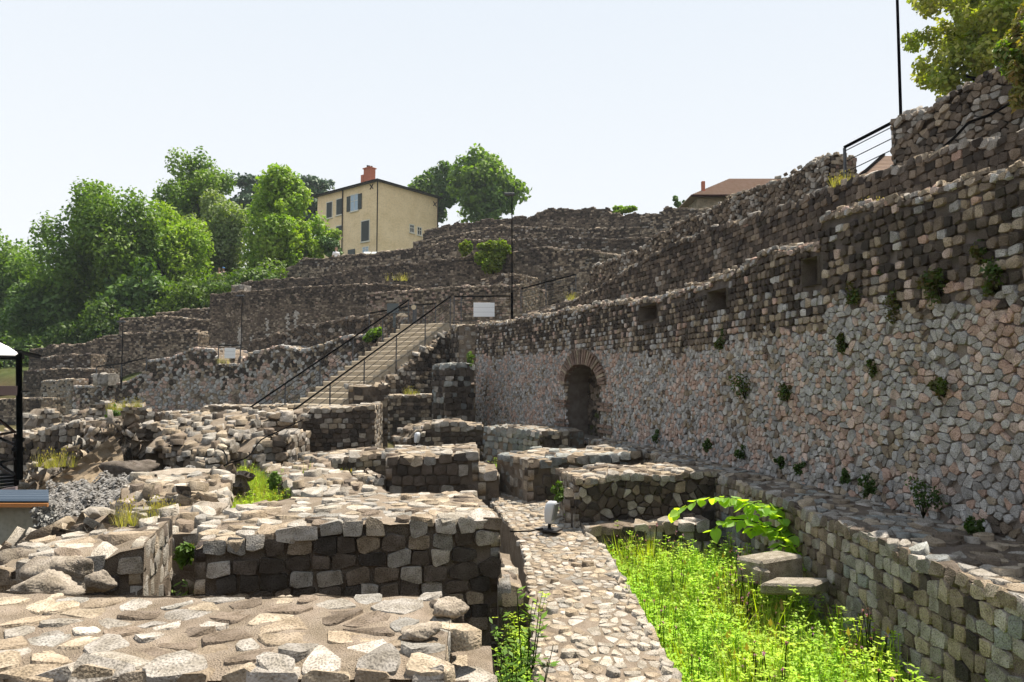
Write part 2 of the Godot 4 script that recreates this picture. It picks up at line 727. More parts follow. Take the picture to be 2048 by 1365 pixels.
	# pockets
	for h in holes:
		var s0: float = h[0]
		var s1: float = h[1]
		var dep: float = h[5]
		var pc := mortar * 0.8
		var steps := 8
		var outline := [[s0, h[2]]]
		if h[4] > 0.0:
			var r: float = (s1 - s0) * 0.5
			var sp: float = h[3] - r * h[4]
			for k in steps + 1:
				var an := PI - PI * k / steps
				outline.append([(s0 + s1) * 0.5 + cos(an) * r, sp + sin(an) * r * h[4]])
		else:
			outline.append([s0, h[3]])
			outline.append([s1, h[3]])
		outline.append([s1, h[2]])
		var fr := []
		var bk := []
		for q in outline:
			var p := line.at(q[0])
			var t := line.dir(q[0])
			var n := Vector3(-t.z, 0, t.x) * flip
			fr.append(Vector3(p.x, q[1], p.z) + n * 0.02)
			bk.append(Vector3(p.x, q[1], p.z) - n * dep)
		for k in fr.size():
			var k2 := (k + 1) % fr.size()
			core.quad(fr[k], bk[k], bk[k2], fr[k2], pc)
		for k in range(1, fr.size() - 1):
			core.tri(bk[0], bk[k], bk[k + 1], pc)
	part(root, "mortar_core", core.mesh(), o.get("core_mat", mat.core))
	if o.get("bare", false):
		return root
	# ---- stones of the front face
	var st := Stones.new()
	for pas in (2 if split > 0.0 else 1):
		# the second pass lays the squared courses of the upper band
		var sty := "coursed" if pas == 1 else style
		var rows_apart: bool = sty in ["coursed", "fine"]
		var cell: Array = o.get("band_cell", [cw, ch]) if pas == 1 else [cw, ch]
		var use: Array = shapes[sty]
		var y0: float = base
		var j := 0
		var shift := rng.randi() % 10
		while y0 < ymax:
			var hh: float = cell[1] * (rng.randf_range(0.82, 1.2) if rows_apart else 1.0)
			var ww: float = cell[0] * (rng.randf_range(0.9, 1.15) if rows_apart else 1.0)
			var offs := rng.randf() * ww if rows_apart else 0.0
			for i in int(line.length / ww) + 1:
				var s := i * ww + offs
				var y := y0 + hh * 0.5
				if s < ww * 0.35 or s > line.length - ww * 0.35:
					continue
				var tp: float = top_at.call(s)
				if y > tp - hh * 0.85:
					continue
				var in_band: bool = split > 0.0 and tp - y < split + noise_a.get_noise_2d(s * 1.5, sd) * 0.12
				if in_band != (pas == 1) or inside.call(s, y, hh * 0.3):
					continue
				var sh = use[2][((j + shift) % use[1]) * use[0] + posmod(i if flip > 0 else -i, use[0])]
				if sh == null or rng.randf() < o.get("lost", 0.03):
					continue
				var p := line.at(s)
				var t := line.dir(s)
				var n := Vector3(-t.z, 0, t.x) * flip
				var dep := minf(hh, ww) * 0.75
				var pr := proud * rng.randf_range(0.55, 1.3)
				var tone: Color = pick_tone(o.band_face if in_band and o.has("band_face") else face, Vector3(p.x, y, p.z))
				var cr: float = crusted.call(s, y, tp)
				if cr > 0.0 and rng.randf() < cr:
					tone = DARK[rng.randi() % DARK.size()]
				for k in o.get("lime", []):
					if absf(s - k[0]) < k[3] * (0.5 + rng.randf()) and y > k[1] and y < k[2]:
						tone = Color(0.60, 0.57, 0.52)
				var rot := Basis(n, rng.randfn() * (0.04 if rows_apart else 0.10))
				var grow := rng.randf_range(0.9, 1.05) * (rng.randf_range(0.78, 0.97) if in_band else 1.0)
				var xf := Transform3D(rot * Basis(t * flip * ww * grow * rng.randf_range(0.93, 1.03), Vector3.UP * hh * grow, n * dep), Vector3(p.x, y, p.z) + n * (pr - dep * 0.42))
				add_stone(st, sh, xf, tone)
			y0 += hh
			j += 1
	# the course that forms the upper edge follows the top
	var lip_face: Array = o.get("lip_face", o.get("band_face", face))
	var ni := maxi(1, int(line.length / cw))
	for i in ni:
		var s := (i + 0.5) * line.length / ni
		var hh := ch * rng.randf_range(0.85, 1.15)
		var y: float = top_at.call(s) - hh * 0.5 - 0.002
		if inside.call(s, y, hh * 0.3) or rng.randf() < 0.04:
			continue
		var sh = shapes["coursed"][2][(rng.randi() % 10) * 12 + posmod(i if flip > 0 else -i, 12)]
		var p := line.at(s)
		var t := line.dir(s)
		var n := Vector3(-t.z, 0, t.x) * flip
		var dep := minf(hh, cw) * 0.8
		var nn := (n + Vector3.UP * rng.randf_range(0.0, 0.35)).normalized()
		var tw := t * flip
		var xf := Transform3D(Basis(tw * cw, nn.cross(tw) * hh, nn * dep), Vector3(p.x, y, p.z) + n * (proud * rng.randf_range(0.6, 1.5) - dep * 0.42))
		add_stone(st, sh, xf, pick_tone(lip_face, Vector3(p.x, y, p.z)))
	# ---- stones of the top
	if o.get("top_stones", true):
		var tw_: float = o.get("top_cell", minf(cw * 1.1, 0.15))
		var tset: Array = shapes[o.get("top_style", "flat")]
		var nn := int(line.length / tw_)
		var nacross := maxi(1, int(round(thick / (tw_ * 0.8))))
		var ah := thick / nacross
		for i in nn:
			for k in nacross:
				var sh = tset[2][posmod(-k, tset[1]) * tset[0] + posmod(-i if flip > 0 else i, tset[0])]
				if sh == null or rng.randf() < o.get("top_lost", 0.05):
					continue
				var s := (i + 0.5) * line.length / nn
				var w := (k + 0.5) * ah
				var p := line.at(s)
				var t := line.dir(s)
				var n := Vector3(-t.z, 0, t.x) * flip
				var tilt := o.get("top_tilt", 0.06) as float
				var up := (Vector3.UP + t * rng.randf_range(-tilt, tilt) + n * (rng.randf_range(-tilt, tilt) - 0.0)).normalized()
				var xa := (-t * flip)
				var ya := -n
				var dep := minf(tw_, ah) * 0.8
				var pr: float = o.get("top_proud", 0.010) * rng.randf_range(0.2, 1.3) + (rng.randf_range(0.01, 0.03) if rng.randf() < 0.07 else 0.0)
				if k == 0:
					up = (up + n * rng.randf_range(0.1, 0.5)).normalized()
					pr += 0.012
				var y: float = top_at.call(s) + lean * w / thick
				var q := Vector3(p.x, y, p.z) - n * w
				q.y += noise_b.get_noise_3d(q.x * 3.0, 3.0, q.z * 3.0) * top_rough
				if k == 0:
					q -= Vector3.UP * bevel * 0.22
				xa = (xa - up * xa.dot(up)).normalized()
				ya = up.cross(xa)
				var gr := rng.randf_range(0.82, 1.05)
				var xf := Transform3D(Basis(xa * tw_ * gr, ya * ah * gr, up * dep), q + up * (pr - dep * 0.46))
				add_stone(st, sh, xf, pick_tone(top_face, q))
	# ---- stones of the ends
	var which: Array = o.get("ends", [true, true])
	for e in 2:
		if not which[e]:
			continue
		var s := 0.0 if e == 0 else line.length
		var p := line.at(s)
		var t := line.dir(s)
		var n := Vector3(-t.z, 0, t.x) * flip
		var ou := t * (-1.0 if e == 0 else 1.0)
		var tp: float = top_at.call(s)
		var y := base
		var jj := 0
		var fit := (tp - bevel * 0.3 - base) / maxf(1.0, floorf((tp - base) / ch))
		while y < tp - fit * 0.8:
			var na2 := maxi(1, int(round(thick / (cw * 0.9))))
			for k in na2:
				var sh = shapes["coursed"][2][(jj % 10) * 12 + posmod(k if (e == 0) == (flip > 0) else -k, 12)]
				if sh == null:
					continue
				var w := (k + 0.5) * thick / na2
				var dep := minf(cw, ch) * 0.75
				var ax := Vector3.UP.cross(ou)
				var xf := Transform3D(Basis(ax * thick / na2, Vector3.UP * fit, ou * dep), Vector3(p.x, y + fit * 0.5 + lean * w / thick, p.z) - n * w + ou * (proud * rng.randf_range(0.3, 1.2) - dep * 0.5))
				add_stone(st, sh, xf, pick_tone(o.get("end_face", face)))
			y += fit
			jj += 1
	finish_stones(st, root, "stone", o.get("most", 300), o.get("mass_mat", mat.stones))
	return root

# ---------------------------------------------------------------- ground
var ground_pts := [
	# x, distance, height
	[0.0, -6.0, 0.0], [-8.0, -4.0, -0.4], [8.0, 0.0, 0.0], [0.0, 4.0, 0.0], [2.0, 6.0, 0.02], [1.0, 9.0, 0.05], [3.0, 10.0, 0.05], [-1.0, 9.0, 0.1], [-1.2, 12.5, 0.3], [-0.5, 15.0, 0.35],
	[-3.0, 7.5, 0.62], [-3.2, 9.5, 0.70], [-2.0, 10.5, 0.42], [-2.2, 6.0, 0.1], [-2.1, 4.6, 0.05], [-3.5, 13.0, 0.5], [-2.0, 18.0, 0.3], [-4.0, 17.0, 0.7], [-4.2, 20.5, 1.0], [-1.5, 21.0, 0.9],
	[-5.5, 9.0, -0.6], [-5.5, 6.0, -0.9], [-7.0, 8.0, -1.2], [-8.0, 5.0, -1.3], [-9.0, 11.0, -1.0], [-8.0, 14.0, 0.2], [-7.0, 18.0, 0.9], [-10.0, 18.0, 0.6], [-8.0, 23.0, 1.15], [-13.0, 25.0, 0.9], [-20.0, 26.0, 0.5], [-12.0, 27.2, 0.9], [-16.5, 28.3, 0.5], [-19.0, 28.8, 0.4], [-22.0, 30.0, 0.3], [-8.5, 25.4, 1.1], [-26.0, 31.0, 0.2], [-15.0, 22.0, 0.3], [-14.0, 17.0, -0.4], [-19.0, 20.0, -0.2], [-6.0, 22.6, 1.1], [-10.5, 26.0, 1.0],
	[-4.0, 30.0, 3.0], [-10.0, 33.0, 3.0], [-16.0, 34.0, 2.6], [-24.0, 36.0, 2.6], [0.0, 29.0, 3.5], [3.0, 26.0, 4.0], [-6.0, 37.0, 5.8], [0.0, 37.0, 6.0], [5.0, 33.0, 6.2], [-12.0, 40.0, 6.2], [-6.0, 44.0, 8.2], [2.0, 43.0, 8.8], [8.0, 38.0, 9.4],
	[-15.0, 46.0, 7.8], [-24.0, 46.0, 5.0], [-34.0, 44.0, 3.0], [-46.0, 46.0, 2.0], [-8.0, 52.0, 10.5], [2.0, 54.0, 12.4], [10.0, 50.0, 12.6], [-18.0, 60.0, 11.5], [-12.0, 75.0, 14.8], [-30.0, 65.0, 9.0], [0.0, 80.0, 15.0], [14.0, 60.0, 13.2], [-30.0, 90.0, 13.0], [-60.0, 70.0, 4.0],
	[8.0, 4.0, 4.2], [7.4, 9.0, 4.8], [7.2, 15.0, 5.0], [3.2, 1.5, 0.2], [3.6, 3.5, 0.3], [3.2, 6.0, 0.2], [4.2, 2.0, 0.6], [3.5, -1.0, 0.1], [2.8, 8.5, 0.2], [4.6, 5.0, 1.5], [6.5, 20.0, 5.2], [12.0, 10.0, 5.4], [12.0, 22.0, 6.4], [14.0, 34.0, 9.8], [24.0, 30.0, 10.0], [20.0, 46.0, 12.6], [40.0, 50.0, 14.0], [30.0, 80.0, 16.0],
]


func ground_at(x: float, d: float) -> float:
	var w := 0.0
	var s := 0.0
	for p in ground_pts:
		var q: float = (x - p[0]) * (x - p[0]) + (d - p[1]) * (d - p[1])
		var k := 1.0 / (q * q + 0.02)
		w += k
		s += k * p[2]
	return s / w


func build_ground() -> void:
	var a := Acc.new()
	var xs := PackedFloat32Array()
	var ds := PackedFloat32Array()
	for k in 81:
		var t := (k - 40) / 40.0
		xs.append(signf(t) * (absf(t) * 14.0 + pow(absf(t), 4.0) * 60.0 + (1200.0 if absf(t) >= 1.0 else 0.0)))
	for k in 91:
		var t := k / 90.0
		ds.append(-8.0 + t * 36.0 + pow(t, 3.0) * 80.0 + (2000.0 if k == 90 else 0.0))
	ds[0] = -300.0
	for d in ds:
		for x in xs:
			var y := ground_at(clampf(x, -70.0, 60.0), clampf(d, -8.0, 100.0))
			var n := noise_b.get_noise_2d(x * 0.5, d * 0.5)
			var green := clampf(0.5 + n * 0.9 + (d - 24.0) * 0.03, 0.0, 1.0)
			a.vert(Vector3(x, y + n * 0.05, -d), Vector3.UP, Color(0.62, 0.55, 0.44).lerp(Color(0.36, 0.60, 0.22), green))
	for r in ds.size() - 1:
		for q in xs.size() - 1:
			var k := r * xs.size() + q
			a.i.append_array([k, k + xs.size(), k + 1, k + 1, k + xs.size(), k + xs.size() + 1])
	a.smooth()
	var g := part(self, "ground", a.mesh(), mat.earth)
	g.set_meta("kind", "structure")


# ---------------------------------------------------------------- low walls in front
func build_near_ruins() -> void:
	masonry("wall_stub", "broad low stone wall in the foreground, bottom left, stone top in full sun", [Vector3(-3.3, 1.2, -2.45), Vector3(-1.9, 1.15, -2.48), Vector3(-0.9, 1.13, -2.52), Vector3(-0.24, 1.12, -2.55)],
		{"thick": 0.86, "cw": 0.16, "ch": 0.12, "jag": 0.03, "grid": 0.05, "rough": 0.012, "top_cell": 0.13, "top_proud": 0.008, "top_tilt": 0.05, "crust": 0.66, "crust_deep": 2.2, "top_lost": 0.03, "top_rough": 0.012, "seed": 1.0})
	masonry("wall_stub", "lower broken step at the right end of the foreground wall", [Vector3(-0.235, 0.99, -2.45), Vector3(-0.02, 0.98, -2.47)],
		{"thick": 0.84, "cw": 0.2, "ch": 0.15, "jag": 0.06, "grid": 0.05, "crust": 0.66, "crust_deep": 2.2, "top_cell": 0.17, "top_proud": 0.03, "top_tilt": 0.1, "seed": 2.0})
	masonry("wall_stub", "long dark wall with tan stones under its flat top, just behind the foreground wall", [Vector3(-2.027, 1.087, -4.62), Vector3(-1.653, 1.148, -4.72), Vector3(-1.482, 1.183, -4.8), Vector3(-0.703, 1.187, -4.95), Vector3(-0.085, 1.193, -5.1)],
		{"thick": 1.2, "cw": 0.15, "ch": 0.10, "jag": 0.035, "grid": 0.06, "top_cell": 0.115, "top_rough": 0.016, "crust": 0.66, "crust_deep": 2.2, "proud": 0.015, "top_tilt": 0.08, "seed": 3.0})
	masonry("wall_stub", "low stepped footing at the right end of the long dark wall, against the cobbled path", [Vector3(-0.09, 0.82, -4.98), Vector3(0.09, 0.74, -5.0)],
		{"thick": 1.0, "cw": 0.17, "ch": 0.13, "jag": 0.1, "grid": 0.06, "crust": 0.66, "crust_deep": 2.2, "seed": 4.0})
	masonry("wall_stub", "squat block of tan and dark stones in the middle, left of the path's narrow end", [Vector3(-1.662, 1.113, -9.4), Vector3(-1.084, 1.154, -9.45), Vector3(-0.445, 1.188, -9.5)],
		{"thick": 1.45, "cw": 0.17, "ch": 0.125, "jag": 0.05, "grid": 0.08, "crust": 0.66, "crust_deep": 2.2, "seed": 5.0})
	masonry("wall_stub", "small broken step at the left end of the squat middle block", [Vector3(-1.817, 0.815, -9.3), Vector3(-1.656, 0.875, -9.38)],
		{"thick": 0.9, "cw": 0.16, "ch": 0.12, "jag": 0.08, "grid": 0.08, "crust": 0.66, "crust_deep": 2.2, "seed": 5.5})
	masonry("wall_stub", "small lower step right of the squat middle block, touching the path", [Vector3(-0.445, 0.958, -9.5), Vector3(-0.173, 0.889, -9.52)],
		{"thick": 1.1, "cw": 0.18, "ch": 0.14, "jag": 0.07, "grid": 0.08, "crust": 0.66, "crust_deep": 2.2, "seed": 6.0})
	masonry("wall_stub", "flat-topped wall stub right of the path with grey-blue stones, the farther of two", [Vector3(0.205, 1.103, -9.44), Vector3(0.927, 1.115, -9.75), Vector3(1.862, 1.124, -10.2)],
		{"thick": 1.05, "cw": 0.17, "ch": 0.13, "jag": 0.035, "grid": 0.08, "crust": 0.66, "crust_deep": 2.2, "face": [PALE, 0.2, BLUE, 0.2, TAN, 0.2, GREY, 0.2, MID, 0.2], "top_face": [PALE, 0.2, BLUE, 0.2, TAN, 0.2, GREY, 0.2, MID, 0.2], "seed": 7.0})
	masonry("wall_stub", "flat-topped rubble wall stub right of the path above the grass, the nearer of two", [Vector3(0.692, 1.107, -7.75), Vector3(1.458, 1.11, -7.85), Vector3(2.301, 1.124, -8)],
		{"thick": 0.9, "cw": 0.085, "ch": 0.075, "top_cell": 0.11, "style": "rubble", "jag": 0.05, "grid": 0.07, "proud": 0.022, "crust": 0.66, "crust_deep": 2.2, "seed": 8.0})
	masonry("wall_stub", "small broken step at the left end of the nearer rubble stub", [Vector3(0.58, 0.969, -7.85), Vector3(0.696, 0.988, -7.8)],
		{"thick": 0.7, "cw": 0.13, "ch": 0.11, "jag": 0.06, "grid": 0.07, "crust": 0.66, "crust_deep": 2.2, "seed": 9.0})
	masonry("footing", "low shaded stone footing at the base of the nearer rubble stub", [Vector3(0.761, 0.629, -7.5), Vector3(2.093, 0.64, -7.6)],
		{"thick": 0.3, "cw": 0.15, "ch": 0.105, "jag": 0.04, "grid": 0.09, "crust": 0.66, "crust_deep": 2.2, "seed": 10.0})
	# the long curved wall whose cobbled top is the path
	masonry("cobbled_wall", "long curved low wall whose pale cobbled top runs like a path", [Vector3(0.94, 0.55, -1.4), Vector3(0.905, 0.55, -3.76), Vector3(0.905, 0.55, -5.68), Vector3(0.84, 0.55, -7.33), Vector3(0.42, 0.55, -9.88), Vector3(-0.11, 0.53, -11.4), Vector3(-0.7, 0.5, -12.7)],
		{"curved": true, "facing": Vector3(1, 0, 0), "base": -0.1, "thick": 0.78, "cw": 0.14, "ch": 0.1, "jag": 0.012, "grid": 0.06, "rough": 0.01, "top_style": "cobble", "top_cell": 0.08, "top_proud": 0.006, "top_tilt": 0.07, "top_lost": 0.06,
		"top_face": [PALE, 0.45, TAN, 0.22, GREY, 0.25, MID, 0.08], "face": [PALE, 0.45, TAN, 0.22, GREY, 0.25, MID, 0.08], "crust": 0.66, "crust_deep": 2.2, "top_rough": 0.008, "seed": 11.0})
	# left of the corridor
	masonry("wall_stub", "low block at the left with its right side of thin stones lit by the sun", [Vector3(-3.172, 1.049, -4.3), Vector3(-2.669, 1.089, -4.4), Vector3(-2.3, 1.114, -4.5)],
		{"thick": 0.9, "cw": 0.16, "ch": 0.12, "jag": 0.07, "grid": 0.07, "base": -0.3, "crust": 0.66, "crust_deep": 2.2, "ends": [true, true], "top_tilt": 0.12, "seed": 12.0})
	masonry("wall_stub", "rough low wall running back along the left side of the sunny grass patch", [Vector3(-2.386, 1.005, -5.5), Vector3(-2.576, 1.011, -6.5), Vector3(-3.413, 0.998, -8.7)],
		{"facing": Vector3(1, 0, 0.2), "thick": 1.0, "cw": 0.18, "ch": 0.13, "jag": 0.1, "grid": 0.08, "top_tilt": 0.18, "top_proud": 0.03, "seed": 13.0})
	masonry("wall_stub", "ragged low rubble wall on the right side of the sunny grass patch", [Vector3(-2.073, 0.914, -7.4), Vector3(-2.784, 0.94, -8.6), Vector3(-3.625, 0.902, -10.4)],
		{"facing": Vector3(-1, 0, 0.4), "thick": 0.85, "cw": 0.2, "ch": 0.11, "jag": 0.12, "grid": 0.08, "crust": 0.66, "crust_deep": 2.2, "top_tilt": 0.2, "top_proud": 0.04, "base": 0.2, "seed": 14.0})
	masonry("wall_stub", "low dark wall behind the small weedy hollow, left of the squat block", [Vector3(-3.006, 0.892, -11.2), Vector3(-1.931, 0.939, -11.8)],
		{"thick": 1.2, "cw": 0.14, "ch": 0.0925, "jag": 0.06, "grid": 0.1, "crust": 0.66, "crust_deep": 2.2, "seed": 15.0})
	# middle distance
	masonry("wall_block", "big dark square wall block standing in front of the lower stairs", [Vector3(-4.208, 0.753, -13.8), Vector3(-4.111, 1.275, -13.9), Vector3(-3.988, 1.581, -14), Vector3(-2.721, 1.656, -14.1)],
		{"thick": 1.5, "cw": 0.14, "ch": 0.092, "jag": 0.06, "grid": 0.12, "crust": 0.66, "crust_deep": 2.2, "proud": 0.02, "seed": 16.0})
	masonry("wall_block", "taller narrow wall block behind the big dark square block, beside the stairs", [Vector3(-3.574, 2.019, -15.6), Vector3(-2.754, 2.061, -15.8)],
		{"thick": 1.2, "cw": 0.19, "ch": 0.13, "jag": 0.08, "grid": 0.12, "crust": 0.66, "crust_deep": 2.2, "seed": 17.0})
	masonry("wall_block", "dark sunken cross wall with a thin lit top edge, below the stairs", [Vector3(-3.24, 1.733, -18.6), Vector3(-1.855, 1.75, -19)],
		{"thick": 1.0, "cw": 0.14, "ch": 0.0925, "jag": 0.04, "grid": 0.14, "crust": 0.66, "crust_deep": 2.2, "seed": 18.0})
	masonry("wall_pier", "square stone pier with pale grey quoins against the tall wall", [Vector3(-2.106, 2.571, -18.7), Vector3(-1.588, 2.565, -17.9), Vector3(-0.985, 2.564, -18.4)],
		{"thick": 0.8, "cw": 0.19, "ch": 0.15, "jag": 0.05, "grid": 0.12, "crust": 0.66, "crust_deep": 2.2, "face": [BLUE, 0.5, GREY, 0.25, MID, 0.25], "top_face": [BLUE, 0.5, GREY, 0.25, MID, 0.25], "seed": 19.0})
	masonry("wall_stub", "low dark wall with a stepped rubble left end, in the shade below the pier", [Vector3(-2.077, 0.9, -14.2), Vector3(-1.863, 1.13, -14.3), Vector3(-1.675, 1.283, -14.4), Vector3(-0.573, 1.251, -14.6)],
		{"thick": 1.0, "cw": 0.17, "ch": 0.1, "jag": 0.07, "grid": 0.1, "crust": 0.66, "crust_deep": 2.2, "seed": 20.0})
	masonry("wall_stub", "shaded low wall with pale blue-grey squared stones, leading to the arch", [Vector3(-0.589, 1.217, -14.5), Vector3(0.191, 1.208, -13.6), Vector3(0.512, 1.201, -13.05)],
		{"thick": 1.0, "cw": 0.15, "ch": 0.125, "jag": 0.04, "grid": 0.1, "face": [BLUE, 0.5, GREY, 0.2, MID, 0.2, DARK, 0.1], "top_face": [BLUE, 0.5, GREY, 0.2, MID, 0.2, DARK, 0.1], "seed": 21.0})
	masonry("wall_stub", "short dark block in front of the arched opening", [Vector3(0.51, 1.204, -13), Vector3(1.064, 1.215, -13.1)],
		{"thick": 0.9, "cw": 0.14, "ch": 0.0925, "jag": 0.05, "grid": 0.1, "crust": 0.66, "crust_deep": 2.2, "seed": 22.0})


# ---------------------------------------------------------------- tall walls on the right
func build_right_walls() -> void:
	masonry("rear_wall", "added unseen high wall behind the viewpoint, blocking sky light from the faces turned to it", [Vector3(-16.0, 6.0, 6.0), Vector3(-4.0, 6.6, 7.5), Vector3(9.0, 7.0, 6.5)],
		{"facing": Vector3(0, 0, -1), "base": -0.5, "thick": 1.5, "grid": 0.6, "jag": 0.3, "bare": true, "seed": 90.0})  # wall added out of view to cut sky light on camera-facing stones
	masonry("ledge_wall", "long low ledge of squared grey stones at the foot of the tall right wall", [Vector3(2.55, 1.1, -1.2), Vector3(2.47, 1.1, -3.43), Vector3(2.42, 1.1, -5.6), Vector3(2.28, 1.1, -8.06), Vector3(1.83, 1.1, -11.0), Vector3(1.36, 1.1, -12.7)],
		{"curved": true, "facing": Vector3(-1, 0, 0), "thick": 0.95, "cw": 0.115, "ch": 0.088, "jag": 0.02, "grid": 0.07, "rough": 0.012, "top_cell": 0.11, "top_proud": 0.008, "top_rough": 0.01,
		"face": [BLUE, 0.24, GREY, 0.26, TAN, 0.16, MID, 0.26, DARK, 0.08], "top_face": [BLUE, 0.24, GREY, 0.26, TAN, 0.16, MID, 0.26, DARK, 0.08], "mortar": Color(0.18, 0.15, 0.127), "proud": 0.014, "seed": 30.0})
	var a := masonry("tall_wall", "tall curved wall of pink and grey rubble on the right with an arched opening", [Vector3(3.45, 3.45, -2.5), Vector3(3.31, 3.54, -4.59), Vector3(3.23, 3.6, -5.25), Vector3(3.01, 3.73, -6.81), Vector3(3.0, 3.42, -6.85), Vector3(2.85, 3.58, -7.84), Vector3(2.71, 3.46, -8.66), Vector3(2.27, 3.42, -10.92), Vector3(1.73, 3.54, -13.03), Vector3(0.85, 3.63, -15.81), Vector3(-0.18, 3.64, -18.25), Vector3(-1.03, 3.72, -19.9)],
		{"facing": Vector3(-1, 0, 0), "base": 0.9, "thick": 1.35, "cw": 0.062, "ch": 0.051, "band_cell": [0.10, 0.084], "style": "rubble", "jag": 0.07, "grid": 0.075, "rough": 0.012, "proud": 0.017, "split": 0.85, "lean": 0.12,
		"face": [ROSE, 0.40, ASH, 0.36, TAN, 0.12, MID, 0.12], "band_face": [ASH, 0.34, TAN, 0.18, ROSE, 0.06, MID, 0.26, DARK, 0.16], "crust": 0.6, "crust_deep": 0.65, "mortar": Color(0.29, 0.255, 0.23), "top_face": [TAN, 0.4, GREY, 0.3, PINK, 0.15, DARK, 0.15], "top_tilt": 0.2, "top_proud": 0.04,
		"holes": [[4.40, 4.68, 3.08, 3.36, 0.0, 0.5], [6.34, 6.86, 3.04, 3.30, 0.0, 0.55], [8.55, 9.2, 3.10, 3.34, 0.0, 0.55], [10.98, 12.62, 1.0, 2.47, 0.5, 0.9]], "ends": [false, false], "seed": 31.0})
	arch_bricks(a)
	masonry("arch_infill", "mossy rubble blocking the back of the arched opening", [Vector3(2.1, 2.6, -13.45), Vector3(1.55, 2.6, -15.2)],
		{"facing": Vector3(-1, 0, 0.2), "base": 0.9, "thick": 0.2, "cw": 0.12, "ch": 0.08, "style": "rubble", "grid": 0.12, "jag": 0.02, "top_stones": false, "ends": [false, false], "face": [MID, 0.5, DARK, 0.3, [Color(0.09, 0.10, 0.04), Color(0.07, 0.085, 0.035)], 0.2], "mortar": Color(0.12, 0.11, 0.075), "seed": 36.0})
	masonry("upper_wall", "second dark coursed wall stepping up behind the tall right wall", [Vector3(4.8, 4.2, -2.6), Vector3(4.42, 4.33, -6.0), Vector3(4.13, 4.51, -7.8), Vector3(3.93, 4.6, -9.3), Vector3(3.71, 4.66, -10.6), Vector3(3.4, 4.77, -12.2), Vector3(2.8, 4.67, -14.1), Vector3(2.13, 4.35, -16.0), Vector3(1.67, 4.2, -17.4), Vector3(0.9, 3.75, -19.3)],
		{"facing": Vector3(-1, 0, 0), "base": 3.0, "thick": 1.3, "cw": 0.115, "ch": 0.092, "jag": 0.06, "grid": 0.09, "proud": 0.015, "face": [DARK, 0.46, MID, 0.36, GREY, 0.09, TAN, 0.06, PINK, 0.03], "mortar": Color(0.10, 0.083, 0.072), "crust": 0.3, "crust_deep": 0.5, "top_face": [TAN, 0.4, GREY, 0.4, DARK, 0.2], "ends": [false, false], "lean": 0.1, "seed": 32.0})
	masonry("rubble_wall", "third sloping wall of bare grey rubble against the sky with a tall stepped right end", [Vector3(4.824, 5.589, -10.6), Vector3(4.692, 5.587, -11.9), Vector3(4.511, 5.68, -12.9), Vector3(4.222, 5.737, -13.8), Vector3(3.997, 5.615, -14.5), Vector3(3.619, 5.586, -15.6), Vector3(2.965, 5.242, -16.9), Vector3(2.217, 5.167, -18.6), Vector3(1.764, 4.205, -19.8)],
		{"facing": Vector3(-1, 0, 0.3), "base": 3.6, "thick": 0.42, "cw": 0.078, "ch": 0.06, "style": "rubble", "jag": 0.10, "grid": 0.1, "proud": 0.045, "face": [GREY, 0.32, MID, 0.36, DARK, 0.16, TAN, 0.12, PINK, 0.04], "mortar": Color(0.10, 0.085, 0.075), "top_tilt": 0.3, "top_proud": 0.07, "end_face": [TAN, 0.7, BRICK, 0.1, DARK, 0.2], "seed": 33.0})
	masonry("rubble_wall", "tall bare rubble wall at the top right corner below the trees", [Vector3(5.5, 5.75, -5.2), Vector3(5.382, 5.584, -7.2), Vector3(5.276, 5.577, -7.5), Vector3(5.187, 5.519, -7.8), Vector3(5.063, 5.47, -8.4), Vector3(4.958, 5.55, -8.9), Vector3(4.921, 5.509, -9)],
		{"facing": Vector3(-1, 0, 0.3), "base": 3.8, "thick": 1.0, "cw": 0.085, "ch": 0.064, "style": "rubble", "jag": 0.12, "grid": 0.1, "proud": 0.05, "face": [GREY, 0.36, MID, 0.34, DARK, 0.14, TAN, 0.12, PINK, 0.04], "mortar": Color(0.11, 0.095, 0.085), "top_tilt": 0.3, "top_proud": 0.07, "seed": 34.0})


